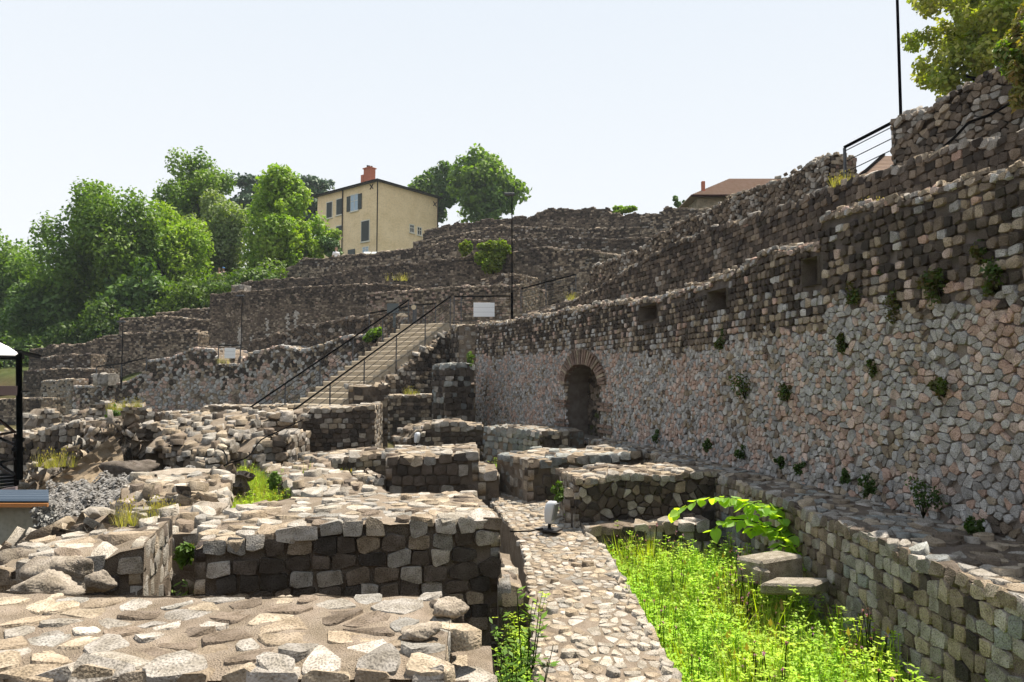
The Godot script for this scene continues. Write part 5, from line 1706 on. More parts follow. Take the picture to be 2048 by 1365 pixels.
	sh.call("hanging_ivy", "yellow-green ivy hanging over the third tier wall", [[Vector3(-0.947, 8.162, -34.2), Vector3(0.9, 0.9, 0.45)], [Vector3(-2.261, 8.679, -34.6), Vector3(0.35, 0.55, 0.35)], [Vector3(-1.373, 8.709, -34.5), Vector3(0.5, 0.35, 0.4)], [Vector3(-1.11, 7.69, -34), Vector3(0.5, 0.6, 0.3)], [Vector3(-0.34, 8.407, -34.2), Vector3(0.4, 0.35, 0.35)]], 5200, 0.11, [Color(0.17, 0.24, 0.035), Color(0.12, 0.20, 0.03), Color(0.21, 0.25, 0.05)], 122, mat.leaf)
	sh.call("shrub", "bright green sapling left of the upper stairs", [[Vector3(-4.596, 3.68, -23.6), Vector3(0.36, 0.3, 0.3)], [Vector3(-4.815, 3.519, -23.7), Vector3(0.22, 0.14, 0.2)]], 1000, 0.075, [Color(0.16, 0.27, 0.03), Color(0.12, 0.22, 0.03)], 123, mat.leaf)
	sh.call("shrub", "low bright shrub on the skyline above the topmost wall", [[Vector3(7.275, 13.243, -46), Vector3(0.95, 0.32, 0.5)]], 1400, 0.13, fresh, 124, mat.leaf)
	# undergrowth on the slope
	var r := RandomNumberGenerator.new()
	r.seed = 130
	var ls := []
	for k in 70:
		var u := r.randf()
		var p: Vector3 = (Vector3(-26.498, 4.269, -43)).lerp(Vector3(-14.775, 8.188, -44), u) + Vector3(r.randfn() * 0.5, r.randf_range(-0.6, 0.6), r.randf_range(-2.0, 2.0))
		ls.append([p + Vector3(0, r.randf_range(-0.5, 0.9), 0), Vector3(0.9, 0.65, 0.8) * r.randf_range(0.6, 1.7)])
	for k in 34:
		var p: Vector3 = (Vector3(-18.101, 6.784, -41)).lerp(Vector3(-14.405, 8.093, -42), r.randf()) + Vector3(0, r.randf_range(-0.6, 0.5), r.randf_range(-1.5, 1.0))
		ls.append([p, Vector3(0.8, 0.4, 0.7) * r.randf_range(0.7, 1.3)])
	for k in 50:
		var p: Vector3 = (Vector3(-30.513, 2.712, -40)).lerp(Vector3(-23.234, 4.813, -42), r.randf()) + Vector3(0, r.randf_range(-0.8, 0.9), r.randf_range(-2.0, 1.0))
		ls.append([p, Vector3(1.0, 0.9, 0.9) * r.randf_range(0.7, 1.3)])
	var a := Acc.new()
	for k in 40:
		var p: Vector3 = (Vector3(-42.092, 6.89, -56)).lerp(Vector3(-22.787, 11.185, -58), r.randf()) + Vector3(0, r.randf_range(-1.6, 1.4), r.randf_range(-1.0, 1.0))
		ls.append([p, Vector3(1.5, 1.3, 1.0) * r.randf_range(0.7, 1.3)])
	a = Acc.new()
	leaves(a, ls, 60000, 0.16, [Color(0.10, 0.17, 0.04), Color(0.07, 0.13, 0.035), Color(0.16, 0.24, 0.045), Color(0.055, 0.10, 0.03)], r)
	var un := part(self, "undergrowth", a.mesh(), mat.leaf)
	tag(un, "dense green undergrowth covering the slope below the trees at the left", "undergrowth", "", "stuff")


# ---------------------------------------------------------------- grass and weeds
func tuft_mesh(kind: String, r: RandomNumberGenerator) -> ArrayMesh:
	var a := Acc.new()
	if kind == "clover":
		for s in 7:
			var an := r.randf() * TAU
			var lean := r.randf_range(0.05, 0.4)
			var hgt := r.randf_range(0.16, 0.34)
			var tip := Vector3(cos(an) * lean * hgt, hgt, sin(an) * lean * hgt)
			var w := Vector3(-sin(an), 0, cos(an)) * 0.0022
			a.quad(-w, tip - w, tip + w, w, Color(0.22, 0.33, 0.05))
			for q in 8:
				var f := r.randf_range(0.35, 1.0) if q else 1.0
				var p := tip * f + Vector3(r.randfn(), r.randfn() * 0.4, r.randfn()) * 0.022
				var tn := r.randf_range(0.75, 1.25)
				for l in 3:
					var b := TAU * l / 3.0 + r.randf()
					var d := Vector3(cos(b), r.randf_range(-0.1, 0.5), sin(b)).normalized()
					var e := d.cross(Vector3.UP).normalized() * 0.0065
					var ln := r.randf_range(0.015, 0.023)
					a.quad(p, p + d * ln * 0.6 + e, p + d * ln, p + d * ln * 0.6 - e, Color(0.40, 0.60, 0.05) * tn)
	elif kind == "grass":
		for s in 22:
			var an := r.randf() * TAU
			var hgt := r.randf_range(0.12, 0.32)
			var d := Vector3(cos(an), 0, sin(an))
			var w := Vector3(-sin(an), 0, cos(an)) * 0.003
			var st := d * r.randf() * 0.05
			var bendy := r.randf_range(0.1, 0.55)
			var p1 := st + d * bendy * hgt * 0.3 + Vector3(0, hgt * 0.55, 0)
			var p2 := st + d * bendy * hgt + Vector3(0, hgt, 0)
			var c := Color(0.40, 0.52, 0.08).lerp(Color(0.50, 0.45, 0.20), r.randf() * 0.6)
			a.quad(st - w, p1 - w, p1 + w, st + w, c)
			a.tri(p1 - w, p2, p1 + w, c)
	elif kind == "straw":
		for s in 26:
			var an := r.randf() * TAU
			var hgt := r.randf_range(0.08, 0.26)
			var d := Vector3(cos(an), 0, sin(an))
			var w := Vector3(-sin(an), 0, cos(an)) * 0.0032
			var st := d * r.randf() * 0.06
			var p2 := st + d * r.randf_range(0.1, 0.6) * hgt + Vector3(0, hgt, 0)
			a.tri(st - w, p2, st + w, Color(0.50, 0.41, 0.20).lerp(Color(0.30, 0.30, 0.10), r.randf() * 0.5))
			if s % 3 == 0:
				a.quad(p2 + w * 3.0, p2 + Vector3(0, 0.02, 0), p2 - w * 3.0, p2 - Vector3(0, 0.012, 0), Color(0.5, 0.38, 0.16))
	elif kind == "weed":
		for s in 6:
			var an := r.randf() * TAU
			var hgt := r.randf_range(0.2, 0.5)
			var tip := Vector3(cos(an) * 0.1, hgt, sin(an) * 0.1)
			a.tube([Vector3.ZERO, tip * 0.5 + Vector3(0.01, 0, 0), tip], [0.004, 0.003, 0.0015], 4, Color(0.13, 0.2, 0.04), false)
			for q in 11:
				var p := tip * r.randf_range(0.2, 1.0)
				var b := r.randf() * TAU
				var d := Vector3(cos(b), r.randf_range(-0.2, 0.7), sin(b)).normalized()
				var e := d.cross(Vector3.UP).normalized() * 0.012
				var ln := r.randf_range(0.03, 0.055)
				a.quad(p, p + d * ln * 0.5 + e, p + d * ln, p + d * ln * 0.5 - e, Color(0.13, 0.25, 0.03) * r.randf_range(0.7, 1.25))
	elif kind == "flower":
		for s in 3:
			var an := r.randf() * TAU
			var tip := Vector3(cos(an) * 0.04, r.randf_range(0.26, 0.36), sin(an) * 0.04)
			a.tube([Vector3.ZERO, tip], 0.0018, 4, Color(0.12, 0.2, 0.04), false)
			for q in 8:
				var d := Vector3(r.randfn(), r.randfn(), r.randfn()).normalized()
				var e := d.cross(Vector3.UP).normalized() * 0.004
				a.quad(tip - e, tip + d * 0.009, tip + e, tip - d * 0.003, Color(0.42, 0.22, 0.36))
	return a.mesh()


func scatter(parent: Node, called: String, m: Mesh, xfs: Array) -> MultiMeshInstance3D:
	var mm := MultiMesh.new()
	mm.transform_format = MultiMesh.TRANSFORM_3D
	mm.use_colors = true
	mm.mesh = m
	mm.instance_count = xfs.size()
	for k in xfs.size():
		mm.set_instance_transform(k, xfs[k][0])
		mm.set_instance_color(k, xfs[k][1])
	var o := MultiMeshInstance3D.new()
	o.name = called
	o.multimesh = mm
	o.material_override = mat.blade
	parent.add_child(o, true)
	o.set_meta("kind", "stuff")
	return o


# sow tufts in a region: test(x, d) says how likely, floor(x, d) the height
func sow(called: String, label: String, x0: float, x1: float, d0: float, d1: float, per: float, mix: Array, likely: Callable, height: Callable, scale: float, seed_: int) -> void:
	var r := RandomNumberGenerator.new()
	r.seed = seed_
	var lots := {}
	for k in int((x1 - x0) * (d1 - d0) * per):
		var x := r.randf_range(x0, x1)
		var d := r.randf_range(d0, d1)
		if r.randf() > likely.call(x, d):
			continue
		var patch := noise_b.get_noise_2d(x * 1.1 + seed_, d * 1.1)
		var q: int = 0
		var w := r.randf() + patch * 0.35
		while q < mix.size() - 1 and w > mix[q][1]:
			q += 1
		var key: String = mix[q][0] + str(r.randi() % 3)
		if not lots.has(key):
			lots[key] = []
		var s := scale * r.randf_range(0.7, 1.25) * (1.0 + patch * 0.35)
		var b := Basis(Vector3.UP, r.randf() * TAU).scaled(Vector3(s, s * r.randf_range(0.8, 1.2), s))
		var tint := r.randf_range(0.8, 1.2)
		lots[key].append([Transform3D(b, Vector3(x, height.call(x, d) - 0.01, -d)), Color(tint * (1.0 + patch * 0.3), tint, tint * 0.95)])
	var t := thing(called, label, "grass")
	t.set_meta("kind", "stuff")
	for key in lots:
		scatter(t, "tufts", tufts[key], lots[key])


var tufts := {}


func build_plants() -> void:
	mat.blade = leaf_mat(Color(0.9, 1.0, 0.3))
	var r := RandomNumberGenerator.new()
	r.seed = 200
	for kind in ["clover", "grass", "straw", "weed", "flower"]:
		for k in 3:
			tufts[kind + str(k)] = tuft_mesh(kind, r)
	var flat := func(y: float) -> Callable: return func(_x: float, _d: float) -> float: return y
	var on_ground := func(x: float, d: float) -> float: return ground_at(x, d)
	# the bright field between the path wall and the ledge
	var edge := Line.new([Vector3(0.94, 0.55, -1.4), Vector3(0.905, 0.55, -3.76), Vector3(0.905, 0.55, -5.68), Vector3(0.84, 0.55, -7.33), Vector3(0.42, 0.55, -9.88)])
	sow("meadow_grass", "bright green clover and grass filling the hollow between the cobbled path and the ledge", 0.9, 2.5, 1.2, 7.55, 300.0, [["clover", 0.45], ["grass", 0.90], ["straw", 0.97], ["flower", 2.0]],
		func(x: float, d: float) -> float: return 1.0 if x > 0.93 - maxf(0.0, d - 6.0) * 0.05 and x < 2.42 - maxf(0.0, d - 5.0) * 0.05 else 0.0,
		func(x: float, d: float) -> float: return 0.06 + 0.05 * noise_a.get_noise_2d(x * 2.0, d * 2.0), 1.25, 201)
	sow("corridor_weeds", "green weeds in the narrow gap left of the cobbled path", -0.03, 0.10, 2.2, 4.9, 260.0, [["clover", 0.7], ["weed", 2.0]], func(_x: float, d: float) -> float: return 0.35 + 0.65 * clampf(noise_a.get_noise_2d(d * 1.5, 4.0) * 3.0, 0, 1), flat.call(0.2), 1.1, 202)
	sow("sunny_grass", "short sunlit yellow-green grass patch between the low rubble walls at the left", -3.7, -2.1, 6.4, 10.4, 170.0, [["grass", 0.6], ["straw", 0.85], ["clover", 2.0]], func(x: float, d: float) -> float: return 1.0 if x > -2.55 - (d - 6.5) * 0.42 and x < -2.28 - (d - 7.4) * 0.38 + 0.2 else 0.0, on_ground, 0.75, 203)
	sow("hollow_grass", "thin grass in the small hollow left of the squat middle block", -2.75, -1.75, 9.0, 11.1, 70.0, [["grass", 0.6], ["straw", 2.0]], func(_x: float, _d: float) -> float: return 0.8, on_ground, 1.0, 204)
	sow("path_end_grass", "green grass at the far narrow end of the cobbled path", -0.35, 0.35, 10.0, 13.6, 80.0, [["clover", 0.5], ["grass", 2.0]], func(x: float, d: float) -> float: return 1.0 if x > 0.5 - (d - 9.6) * 0.33 else 0.0, on_ground, 1.0, 205)
	sow("gap_weeds", "small green weeds between the path and the rubble stub", 0.55, 1.0, 7.9, 9.4, 130.0, [["clover", 0.7], ["weed", 2.0]], func(_x: float, _d: float) -> float: return 0.7, on_ground, 1.2, 206)
	sow("corridor_grass", "green weeds at the bottom of the gap beside the low left block", -2.3, -2.02, 4.5, 6.2, 150.0, [["clover", 0.6], ["weed", 2.0]], func(_x: float, _d: float) -> float: return 0.9, flat.call(0.12), 1.1, 207)
	# weeds on walls: one thing each
	var wall_weeds := [[Vector3(3.104, 2.907, -6.3), 1.0], [Vector3(3.183, 2.756, -5.8), 0.9], [Vector3(3.243, 2.843, -5.3), 1.1], [Vector3(3.306, 2.829, -4.8), 0.9], [Vector3(3.291, 3.018, -4.9), 0.6], [Vector3(3.165, 3.063, -6), 0.5], [Vector3(2.735, 2.091, -8.35), 1.3], [Vector3(2.879, 2.025, -7.45), 0.8], [Vector3(2.649, 2.651, -8.9), 0.8], [Vector3(3.043, 2.47, -6.5), 0.6], [Vector3(3.201, 2.113, -5.27), 0.7], [Vector3(3.117, 2.257, -6.1), 0.5]]
	var nth := ["first", "second", "third", "fourth", "fifth", "sixth", "seventh", "eighth", "ninth", "tenth", "eleventh", "twelfth"]
	wall_weeds.sort_custom(func(p, q): return p[0].z < q[0].z)
	for i in wall_weeds.size():
		var w: Array = wall_weeds[i]
		weed_clump("wall_weed", "green weed clump on the face of the tall right wall, %s from the arch" % nth[i], w[0], 0.15 * w[1], 420, 0.022, 300 + int(w[0].z * -40.0), "weeds growing from the tall right wall", [Color(0.06, 0.115, 0.025), Color(0.09, 0.13, 0.03), Color(0.13, 0.10, 0.04)])
	var foot_weeds := [[Vector3(3.064, 1.257, -5.35), 1.7], [Vector3(2.98, 1.264, -6), 1.0], [Vector3(3.123, 1.167, -4.85), 0.9], [Vector3(2.952, 1.287, -6.35), 0.7], [Vector3(2.847, 1.283, -7.1), 0.8], [Vector3(2.809, 1.287, -7.5), 0.7], [Vector3(2.679, 1.3, -8.4), 0.9], [Vector3(2.49, 1.323, -9.1), 0.8], [Vector3(2.198, 1.296, -10.9), 0.9]]
	foot_weeds.sort_custom(func(p, q): return p[0].z < q[0].z)
	for i in foot_weeds.size():
		var w: Array = foot_weeds[i]
		weed_clump("foot_weed", "dark green weed on the ledge at the wall foot, %s from the arch" % nth[i], w[0], 0.09 * w[1], 240, 0.02, 500 + int(w[0].z * -40.0), "weeds on the ledge at the wall foot", [Color(0.05, 0.10, 0.025), Color(0.07, 0.12, 0.03)])
	var straw_spots := [["dry yellow grass tuft on the leaning vault slab", Vector3(-7.038, 0.807, -11), 1.6], ["dry grass tuft on the low left block", Vector3(-2.832, 1.063, -5.4), 1.0], ["green and dry grass tuft on the ragged stub at the far left", Vector3(-9.334, 1.42, -16.8), 1.5], ["tall dry grass on the ragged stub at the far left", Vector3(-9.279, 1.479, -17.4), 1.4], ["dry grass clump on the second wall near the top right", Vector3(4.088, 4.528, -8.6), 1.0], ["dry flowers on the tall wall top at the right", Vector3(3.286, 3.687, -6.3), 0.6], ["dry grass tuft on the second tier wall", Vector3(-4.92, 6.493, -31), 2.2], ["dry grass on the bank below the ramp railing", Vector3(1.715, 4.512, -20.9), 1.4], ["dry grass on the low rail terrace beside the small sign", Vector3(-11.111, 2.766, -27.4), 1.6], ["dry stalks beside the slanting ridge", Vector3(-2.918, 1.004, -6), 1.0], ["yellow weeds hanging on the sunlit side of the low left block", Vector3(-2.239, 0.916, -4.95), 0.7], ["dry grass on the dark sunken cross wall", Vector3(-2.653, 1.757, -18.7), 1.2]]
	for w in straw_spots:
		var t := thing("grass_tuft", w[0], "grass tuft", w[1])
		var l := []
		for k in 9:
			var s: float = w[2] * r.randf_range(0.4, 0.75)
			l.append([Transform3D(Basis(Vector3.UP, r.randf() * TAU).scaled(Vector3.ONE * s), Vector3(r.randfn() * 0.09 * w[2], 0, r.randfn() * 0.06 * w[2])), Color.WHITE * r.randf_range(0.8, 1.15)])
		scatter(t, "blades", tufts["straw" + str(r.randi() % 3)], l)
	var green_spots := [["green weed with pale leaves on the sunlit side of the low left block", Vector3(-2.22, 0.955, -4.9), 0.075], ["green plant on the near end of the squat block's hollow", Vector3(-2.724, 0.996, -8.2), 0.10], ["tall spindly green weed left of the nearer rubble stub", Vector3(0.531, 0.881, -8.1), 0.10], ["green plant growing on the ragged stub at the far left", Vector3(-9.292, 1.406, -16.6), 0.18], ["weed beside the pier on the tall wall", Vector3(-1.083, 2.691, -18.3), 0.16]]
	for w in green_spots:
		weed_clump("weed_plant", w[0], w[1], w[2], 320, 0.03, 700 + int(w[1].z * -40.0), "", [Color(0.13, 0.22, 0.035), Color(0.10, 0.18, 0.03)])
	knotweed()


func weed_clump(called: String, label: String, at: Vector3, size: float, count: int, leaf: float, seed_: int, group: String, cols: Array) -> void:
	var r := RandomNumberGenerator.new()
	r.seed = seed_
	var t := thing(called, label, "weed", at, 0.0, group)
	var lobes := crown_lobes(Vector3.ZERO, Vector3(size, size * 1.3, size * 0.8), 9, r, 0.45)
	var a := Acc.new()
	leaves(a, lobes, count, leaf, cols, r, 0.2, 1.8)
	part(t, "leaves", a.mesh(), mat.leaf).set_meta("kind", "stuff")
	var st := Acc.new()
	for k in 5:
		st.tube([Vector3(0, -size * 0.9, 0), lobes[k][0] * 0.5 - Vector3(0, size * 0.2, 0), lobes[k][0]], [0.005, 0.004, 0.002], 4)
	part(t, "stem", st.mesh(), mat.stem)


func leaf_blade() -> ArrayMesh:
	# broad heart-shaped leaf, folded a little along the midrib
	var a := Acc.new()
	var o := [[0.0, 0.0], [0.22, 0.06], [0.36, 0.22], [0.38, 0.42], [0.28, 0.68], [0.12, 0.9], [0.0, 1.05]]
	for s in [-1.0, 1.0]:
		for k in o.size() - 1:
			var m0 := Vector3(0, -0.08 * sin(o[k][1] * 2.6), o[k][1])
			var m1 := Vector3(0, -0.08 * sin(o[k + 1][1] * 2.6), o[k + 1][1])
			var p0 := Vector3(o[k][0] * s, m0.y + 0.30 * o[k][0], o[k][1])
			var p1 := Vector3(o[k + 1][0] * s, m1.y + 0.30 * o[k + 1][0], o[k + 1][1])
			if s > 0:
				a.quad(m0, p0, p1, m1)
			else:
				a.quad(m0, m1, p1, p0)
	a.smooth()
	return a.mesh()


func knotweed() -> void:
	var r := RandomNumberGenerator.new()
	r.seed = 900
	var t := thing("knotweed", "arching plant with large heart-shaped bright green leaves beside the ledge", "plant")
	var lf := leaf_blade()
	var shades := []
	for c in [Color(0.13, 0.25, 0.02), Color(0.10, 0.20, 0.02), Color(0.17, 0.28, 0.03)]:
		var m := leaf_mat(Color(0.8, 0.95, 0.2))
		m.vertex_color_use_as_albedo = false
		m.albedo_color = Color(c.r, c.g, c.b).linear_to_srgb()
		shades.append(m)
	var stems := [
		[Vector3(2.821, 0.485, -6.5), Vector3(2.522, 0.803, -6.3), Vector3(2.227, 1.012, -6.2), Vector3(1.927, 1.123, -6.2), Vector3(1.637, 1.106, -6.25), Vector3(1.438, 0.985, -6.3)],
		[Vector3(2.732, 0.467, -6.4), Vector3(2.438, 0.774, -6.2), Vector3(2.209, 0.88, -6.1), Vector3(1.978, 0.963, -6.1), Vector3(1.765, 0.938, -6.1), Vector3(1.696, 0.863, -6.1)],
		[Vector3(2.843, 0.441, -6.5), Vector3(2.761, 0.729, -6.4), Vector3(2.742, 0.861, -6.4), Vector3(2.676, 0.905, -6.4)],
		[Vector3(2.646, 0.493, -6.3), Vector3(2.418, 0.713, -6.1), Vector3(2.233, 0.777, -6), Vector3(2.148, 0.695, -6)],
		[Vector3(2.732, 0.45, -6.3), Vector3(2.544, 0.671, -6.1), Vector3(2.398, 0.687, -6), Vector3(2.335, 0.606, -5.95)],
		[Vector3(2.785, 0.423, -6.4), Vector3(2.693, 0.647, -6.2), Vector3(2.747, 0.753, -6.2)],
		[Vector3(2.775, 0.441, -6.5), Vector3(2.564, 0.861, -6.4), Vector3(2.37, 1.011, -6.35), Vector3(2.194, 1.072, -6.35), Vector3(2.045, 1.055, -6.3)],
		[Vector3(2.71, 0.445, -6.4), Vector3(2.414, 0.784, -6.25), Vector3(2.182, 0.901, -6.2), Vector3(2.035, 0.861, -6.15)],
		[Vector3(2.733, 0.458, -6.35), Vector3(2.524, 0.764, -6.15), Vector3(2.337, 0.84, -6.05), Vector3(2.258, 0.777, -6)],
	]
	var n := 0
	for s in stems:
		var ac := Acc.new()
		var curve := Curve3D.new()
		for k in s.size():
			var d: Vector3 = (s[mini(k + 1, s.size() - 1)] - s[maxi(k - 1, 0)]) * 0.22
			curve.add_point(s[k], -d, d)
		var pts := []
		var len := curve.get_baked_length()
		var m := int(len / 0.05) + 2
		for k in m:
			pts.append(curve.sample_baked(len * k / (m - 1)))
		ac.tube(pts, 0.006, 5)
		part(t, "stem", ac.mesh(), mat.stem)
		var q := 0.08
		while q < len:
			for side in ([1, -1] if q < len * 0.75 else [1 if n % 2 else -1]):
				var p := curve.sample_baked(q)
				var f := (curve.sample_baked(minf(q + 0.03, len)) - p).normalized()
				var sd: Vector3 = f.cross(Vector3.UP).normalized() * side
				var d: Vector3 = (sd * 0.8 + f * 0.5 + Vector3(0, r.randf_range(-0.7, 0.1), 0) + Vector3(r.randfn(), r.randfn(), r.randfn()) * 0.2).normalized()
				var up := (Vector3.UP + Vector3(r.randfn(), 0, r.randfn()) * 0.3)
				up = (up - d * up.dot(d)).normalized()
				var size := r.randf_range(0.09, 0.15)
				var o := MeshInstance3D.new()
				o.name = "leaf" if n == 0 else "leaf_%03d" % n
				o.mesh = lf
				o.material_override = shades[r.randi() % 3]
				o.transform = Transform3D(Basis(up.cross(d), up, d) * size, p + d * 0.012)
				t.add_child(o)
				n += 1
			q += r.randf_range(0.03, 0.05)

# ---------------------------------------------------------------- people
# tapered capsules joined smoothly and meshed as surface nets: bones are [a, b, radius a, radius b]
func body_mesh(bones: Array, cell: float, soft: float, paint: Callable) -> ArrayMesh:
	var lo := Vector3.INF
	var hi := -Vector3.INF
	for b in bones:
		for e in [0, 1]:
			var rr: float = b[2 + e] + cell * 2.0
			lo = lo.min(b[e] - Vector3.ONE * rr)
			hi = hi.max(b[e] + Vector3.ONE * rr)
	var nx := int((hi.x - lo.x) / cell) + 2
	var ny := int((hi.y - lo.y) / cell) + 2
	var nz := int((hi.z - lo.z) / cell) + 2
	var f := PackedFloat32Array()
	f.resize(nx * ny * nz)
	for z in nz:
		for y in ny:
			for x in nx:
				var p := lo + Vector3(x, y, z) * cell
				var d := 10.0
				for b in bones:
					var pa: Vector3 = p - b[0]
					var ba: Vector3 = b[1] - b[0]
					var t := clampf(pa.dot(ba) / maxf(ba.length_squared(), 1e-6), 0.0, 1.0)
					var e: float = (pa - ba * t).length() - lerpf(b[2], b[3], t)
					var h := clampf(0.5 + 0.5 * (d - e) / soft, 0.0, 1.0)
					d = lerpf(d, e, h) - soft * h * (1.0 - h)
				f[(z * ny + y) * nx + x] = d
	var a := Acc.new()
	var id := {}
	for z in nz - 1:
		for y in ny - 1:
			for x in nx - 1:
				var sum := Vector3.ZERO
				var cnt := 0
				var v := []
				for q in 8:
					v.append(f[((z + (q >> 2)) * ny + y + ((q >> 1) & 1)) * nx + x + (q & 1)])
				for e in [[0, 1], [2, 3], [4, 5], [6, 7], [0, 2], [1, 3], [4, 6], [5, 7], [0, 4], [1, 5], [2, 6], [3, 7]]:
					if (v[e[0]] < 0.0) != (v[e[1]] < 0.0):
						var t: float = v[e[0]] / (v[e[0]] - v[e[1]])
						var p0 := Vector3(e[0] & 1, (e[0] >> 1) & 1, e[0] >> 2)
						var p1 := Vector3(e[1] & 1, (e[1] >> 1) & 1, e[1] >> 2)
						sum += p0.lerp(p1, t)
						cnt += 1
				if cnt:
					var p := lo + (Vector3(x, y, z) + sum / cnt) * cell
					id[(z * ny + y) * nx + x] = a.vert(p, Vector3.UP, paint.call(p))
	for z in range(1, nz - 1):
		for y in range(1, ny - 1):
			for x in range(1, nx - 1):
				var k := (z * ny + y) * nx + x
				for ax in 3:
					var st: int = [1, nx, nx * ny][ax]
					var u: int = [nx, nx * ny, 1][ax]
					var w: int = [nx * ny, 1, nx][ax]
					if (f[k] < 0.0) == (f[k + st] < 0.0):
						continue
					var c := [k, k - u, k - u - w, k - w]
					if not (id.has(c[0]) and id.has(c[1]) and id.has(c[2]) and id.has(c[3])):
						continue
					var q := [id[c[0]], id[c[1]], id[c[2]], id[c[3]]]
					if f[k] < 0.0:
						a.i.append_array([q[0], q[2], q[1], q[0], q[3], q[2]])
					else:
						a.i.append_array([q[0], q[1], q[2], q[0], q[2], q[3]])
	a.smooth()
	return a.mesh()


func person(label: String, at: Vector3, turn: float, shirt: Color, trousers: Color, hair: Color, cap: bool) -> void:
	var t := thing("person", label, "person", at, turn)
	var bones := []
	for s in [-1.0, 1.0]:
		bones.append([Vector3(0.09 * s, 0.88, 0), Vector3(0.10 * s, 0.48, 0.02), 0.085, 0.058])
		bones.append([Vector3(0.10 * s, 0.48, 0.02), Vector3(0.11 * s, 0.08, -0.01), 0.056, 0.038])
		bones.append([Vector3(0.11 * s, 0.05, -0.02), Vector3(0.12 * s, 0.04, 0.13), 0.042, 0.035])
		bones.append([Vector3(0.17 * s, 1.40, 0), Vector3(0.23 * s, 1.13, 0.0), 0.055, 0.042])
		bones.append([Vector3(0.23 * s, 1.13, 0.0), Vector3(0.20 * s, 0.92, 0.12), 0.040, 0.030])
		for q in 4:
			bones.append([Vector3(0.20 * s, 0.92, 0.12), Vector3(0.19 * s - 0.012 * q * s, 0.80 + 0.006 * absf(q - 1.5), 0.16 + 0.012 * q), 0.018, 0.009])
		bones.append([Vector3(0.20 * s, 0.92, 0.12), Vector3(0.155 * s, 0.86, 0.16), 0.015, 0.009])
	bones.append([Vector3(0, 0.92, 0), Vector3(0, 1.12, 0), 0.135, 0.125])
	bones.append([Vector3(-0.07, 1.32, 0), Vector3(0.07, 1.32, 0), 0.12, 0.12])
	bones.append([Vector3(0, 1.4, 0), Vector3(0, 1.54, 0.01), 0.055, 0.05])
	bones.append([Vector3(0, 1.58, 0.01), Vector3(0, 1.66, 0.0), 0.078, 0.092])
	bones.append([Vector3(0, 1.61, 0.085), Vector3(0, 1.585, 0.105), 0.012, 0.016])
	var skin := Color(0.42, 0.26, 0.18)
	var m := body_mesh(bones, 0.026, 0.035, func(p: Vector3) -> Color:
		if p.y > 1.5:
			return skin
		if p.y < 0.08:
			return Color(0.05, 0.045, 0.04)
		if absf(p.x) > 0.165 and p.y < 1.2:
			return skin
		return shirt if p.y > 0.9 else trousers)
	var mm := StandardMaterial3D.new()
	mm.vertex_color_use_as_albedo = true
	mm.roughness = 0.8
	part(t, "body", m, mm)
	var h := SphereMesh.new()
	h.radius = 0.1
	h.height = 0.17
	h.radial_segments = 16
	h.rings = 8
	part(t, "cap" if cap else "hair", h, plain(hair.linear_to_srgb(), 0.9), Vector3(0, 1.685, -0.012))
	for s in [-1.0, 1.0]:
		var e := SphereMesh.new()
		e.radius = 0.011
		e.height = 0.022
		e.radial_segments = 8
		e.rings = 4
		part(t, "eye", e, plain(lin(0.03, 0.025, 0.02), 0.3), Vector3(0.032 * s, 1.63, 0.083))


# ---------------------------------------------------------------- lamps, cables, stage, net
func pole(label: String, foot: Vector3, h: float, r: float, head: bool, thick_to: float) -> Node3D:
	var t := thing("lamp_post", label, "lamp post", foot)
	var a := Acc.new()
	a.tube([Vector3(0, -0.3, 0), Vector3(0, h, 0)], [r, r * 0.75], 8)
	part(t, "pole", a.mesh(), mat.steel)
	if thick_to > 0.0:
		bar(t, "base_sleeve", Vector3(0, -0.05, 0), Vector3(0, thick_to, 0), r * 1.8, mat.steel)
	if head:
		bevel_slab(t, "lamp_head", Vector3(-0.08, h + 0.02, 0.0), Vector3(0.16, 0, 0), Vector3(0, 0.035, 0), Vector3(0, 0, 0.08), 0.01, mat.steel)
	return t


func floodlight(label: String, foot: Vector3, s: float, turn: float) -> void:
	var t := thing("floodlight", label, "floodlight", foot, turn)
	var grey := plain(lin(0.50, 0.52, 0.55), 0.4)
	bevel_slab(t, "base_plate", Vector3(0, 0.012, 0) * s, Vector3(0.115, 0, 0) * s, Vector3(0, 0.011, 0) * s, Vector3(0, 0, 0.085) * s, 0.003, plain(lin(0.02, 0.02, 0.022), 0.5))
	bar(t, "bracket", Vector3(0, 0.02, 0) * s, Vector3(0.0, 0.09, 0) * s, 0.018 * s, plain(lin(0.10, 0.10, 0.11), 0.4))
	# housing: a rounded shell that widens upwards
	var a := Acc.new()
	var rows := [[0.075, 0.035, 0.03, 0.0], [0.10, 0.048, 0.045, 0.002], [0.16, 0.054, 0.055, 0.008], [0.23, 0.058, 0.062, 0.02], [0.28, 0.056, 0.05, 0.034], [0.305, 0.042, 0.03, 0.045], [0.31, 0.01, 0.008, 0.05]]
	var n := 16
	for w in rows:
		for q in n:
			var an := TAU * q / n
			var c := signf(cos(an)) * pow(absf(cos(an)), 0.6)
			var e := signf(sin(an)) * pow(absf(sin(an)), 0.6)
			a.vert(Vector3(c * w[1] + w[3] * 0.8, w[0], e * w[2]) * s, Vector3.UP, Color.WHITE)
	for k in rows.size() - 1:
		for q in n:
			var i0 := k * n + q
			var i1 := k * n + (q + 1) % n
			a.i.append_array([i0, i1, i0 + n, i1, i1 + n, i0 + n])
	a.smooth()
	part(t, "housing", a.mesh(), grey)
	bevel_slab(t, "front_frame", Vector3(0.068, 0.2, 0) * s, Vector3(0.008, 0.0, 0) * s, Vector3(0.018, 0.085, 0) * s, Vector3(0, 0, 0.048) * s, 0.003, plain(lin(0.16, 0.17, 0.18), 0.3))


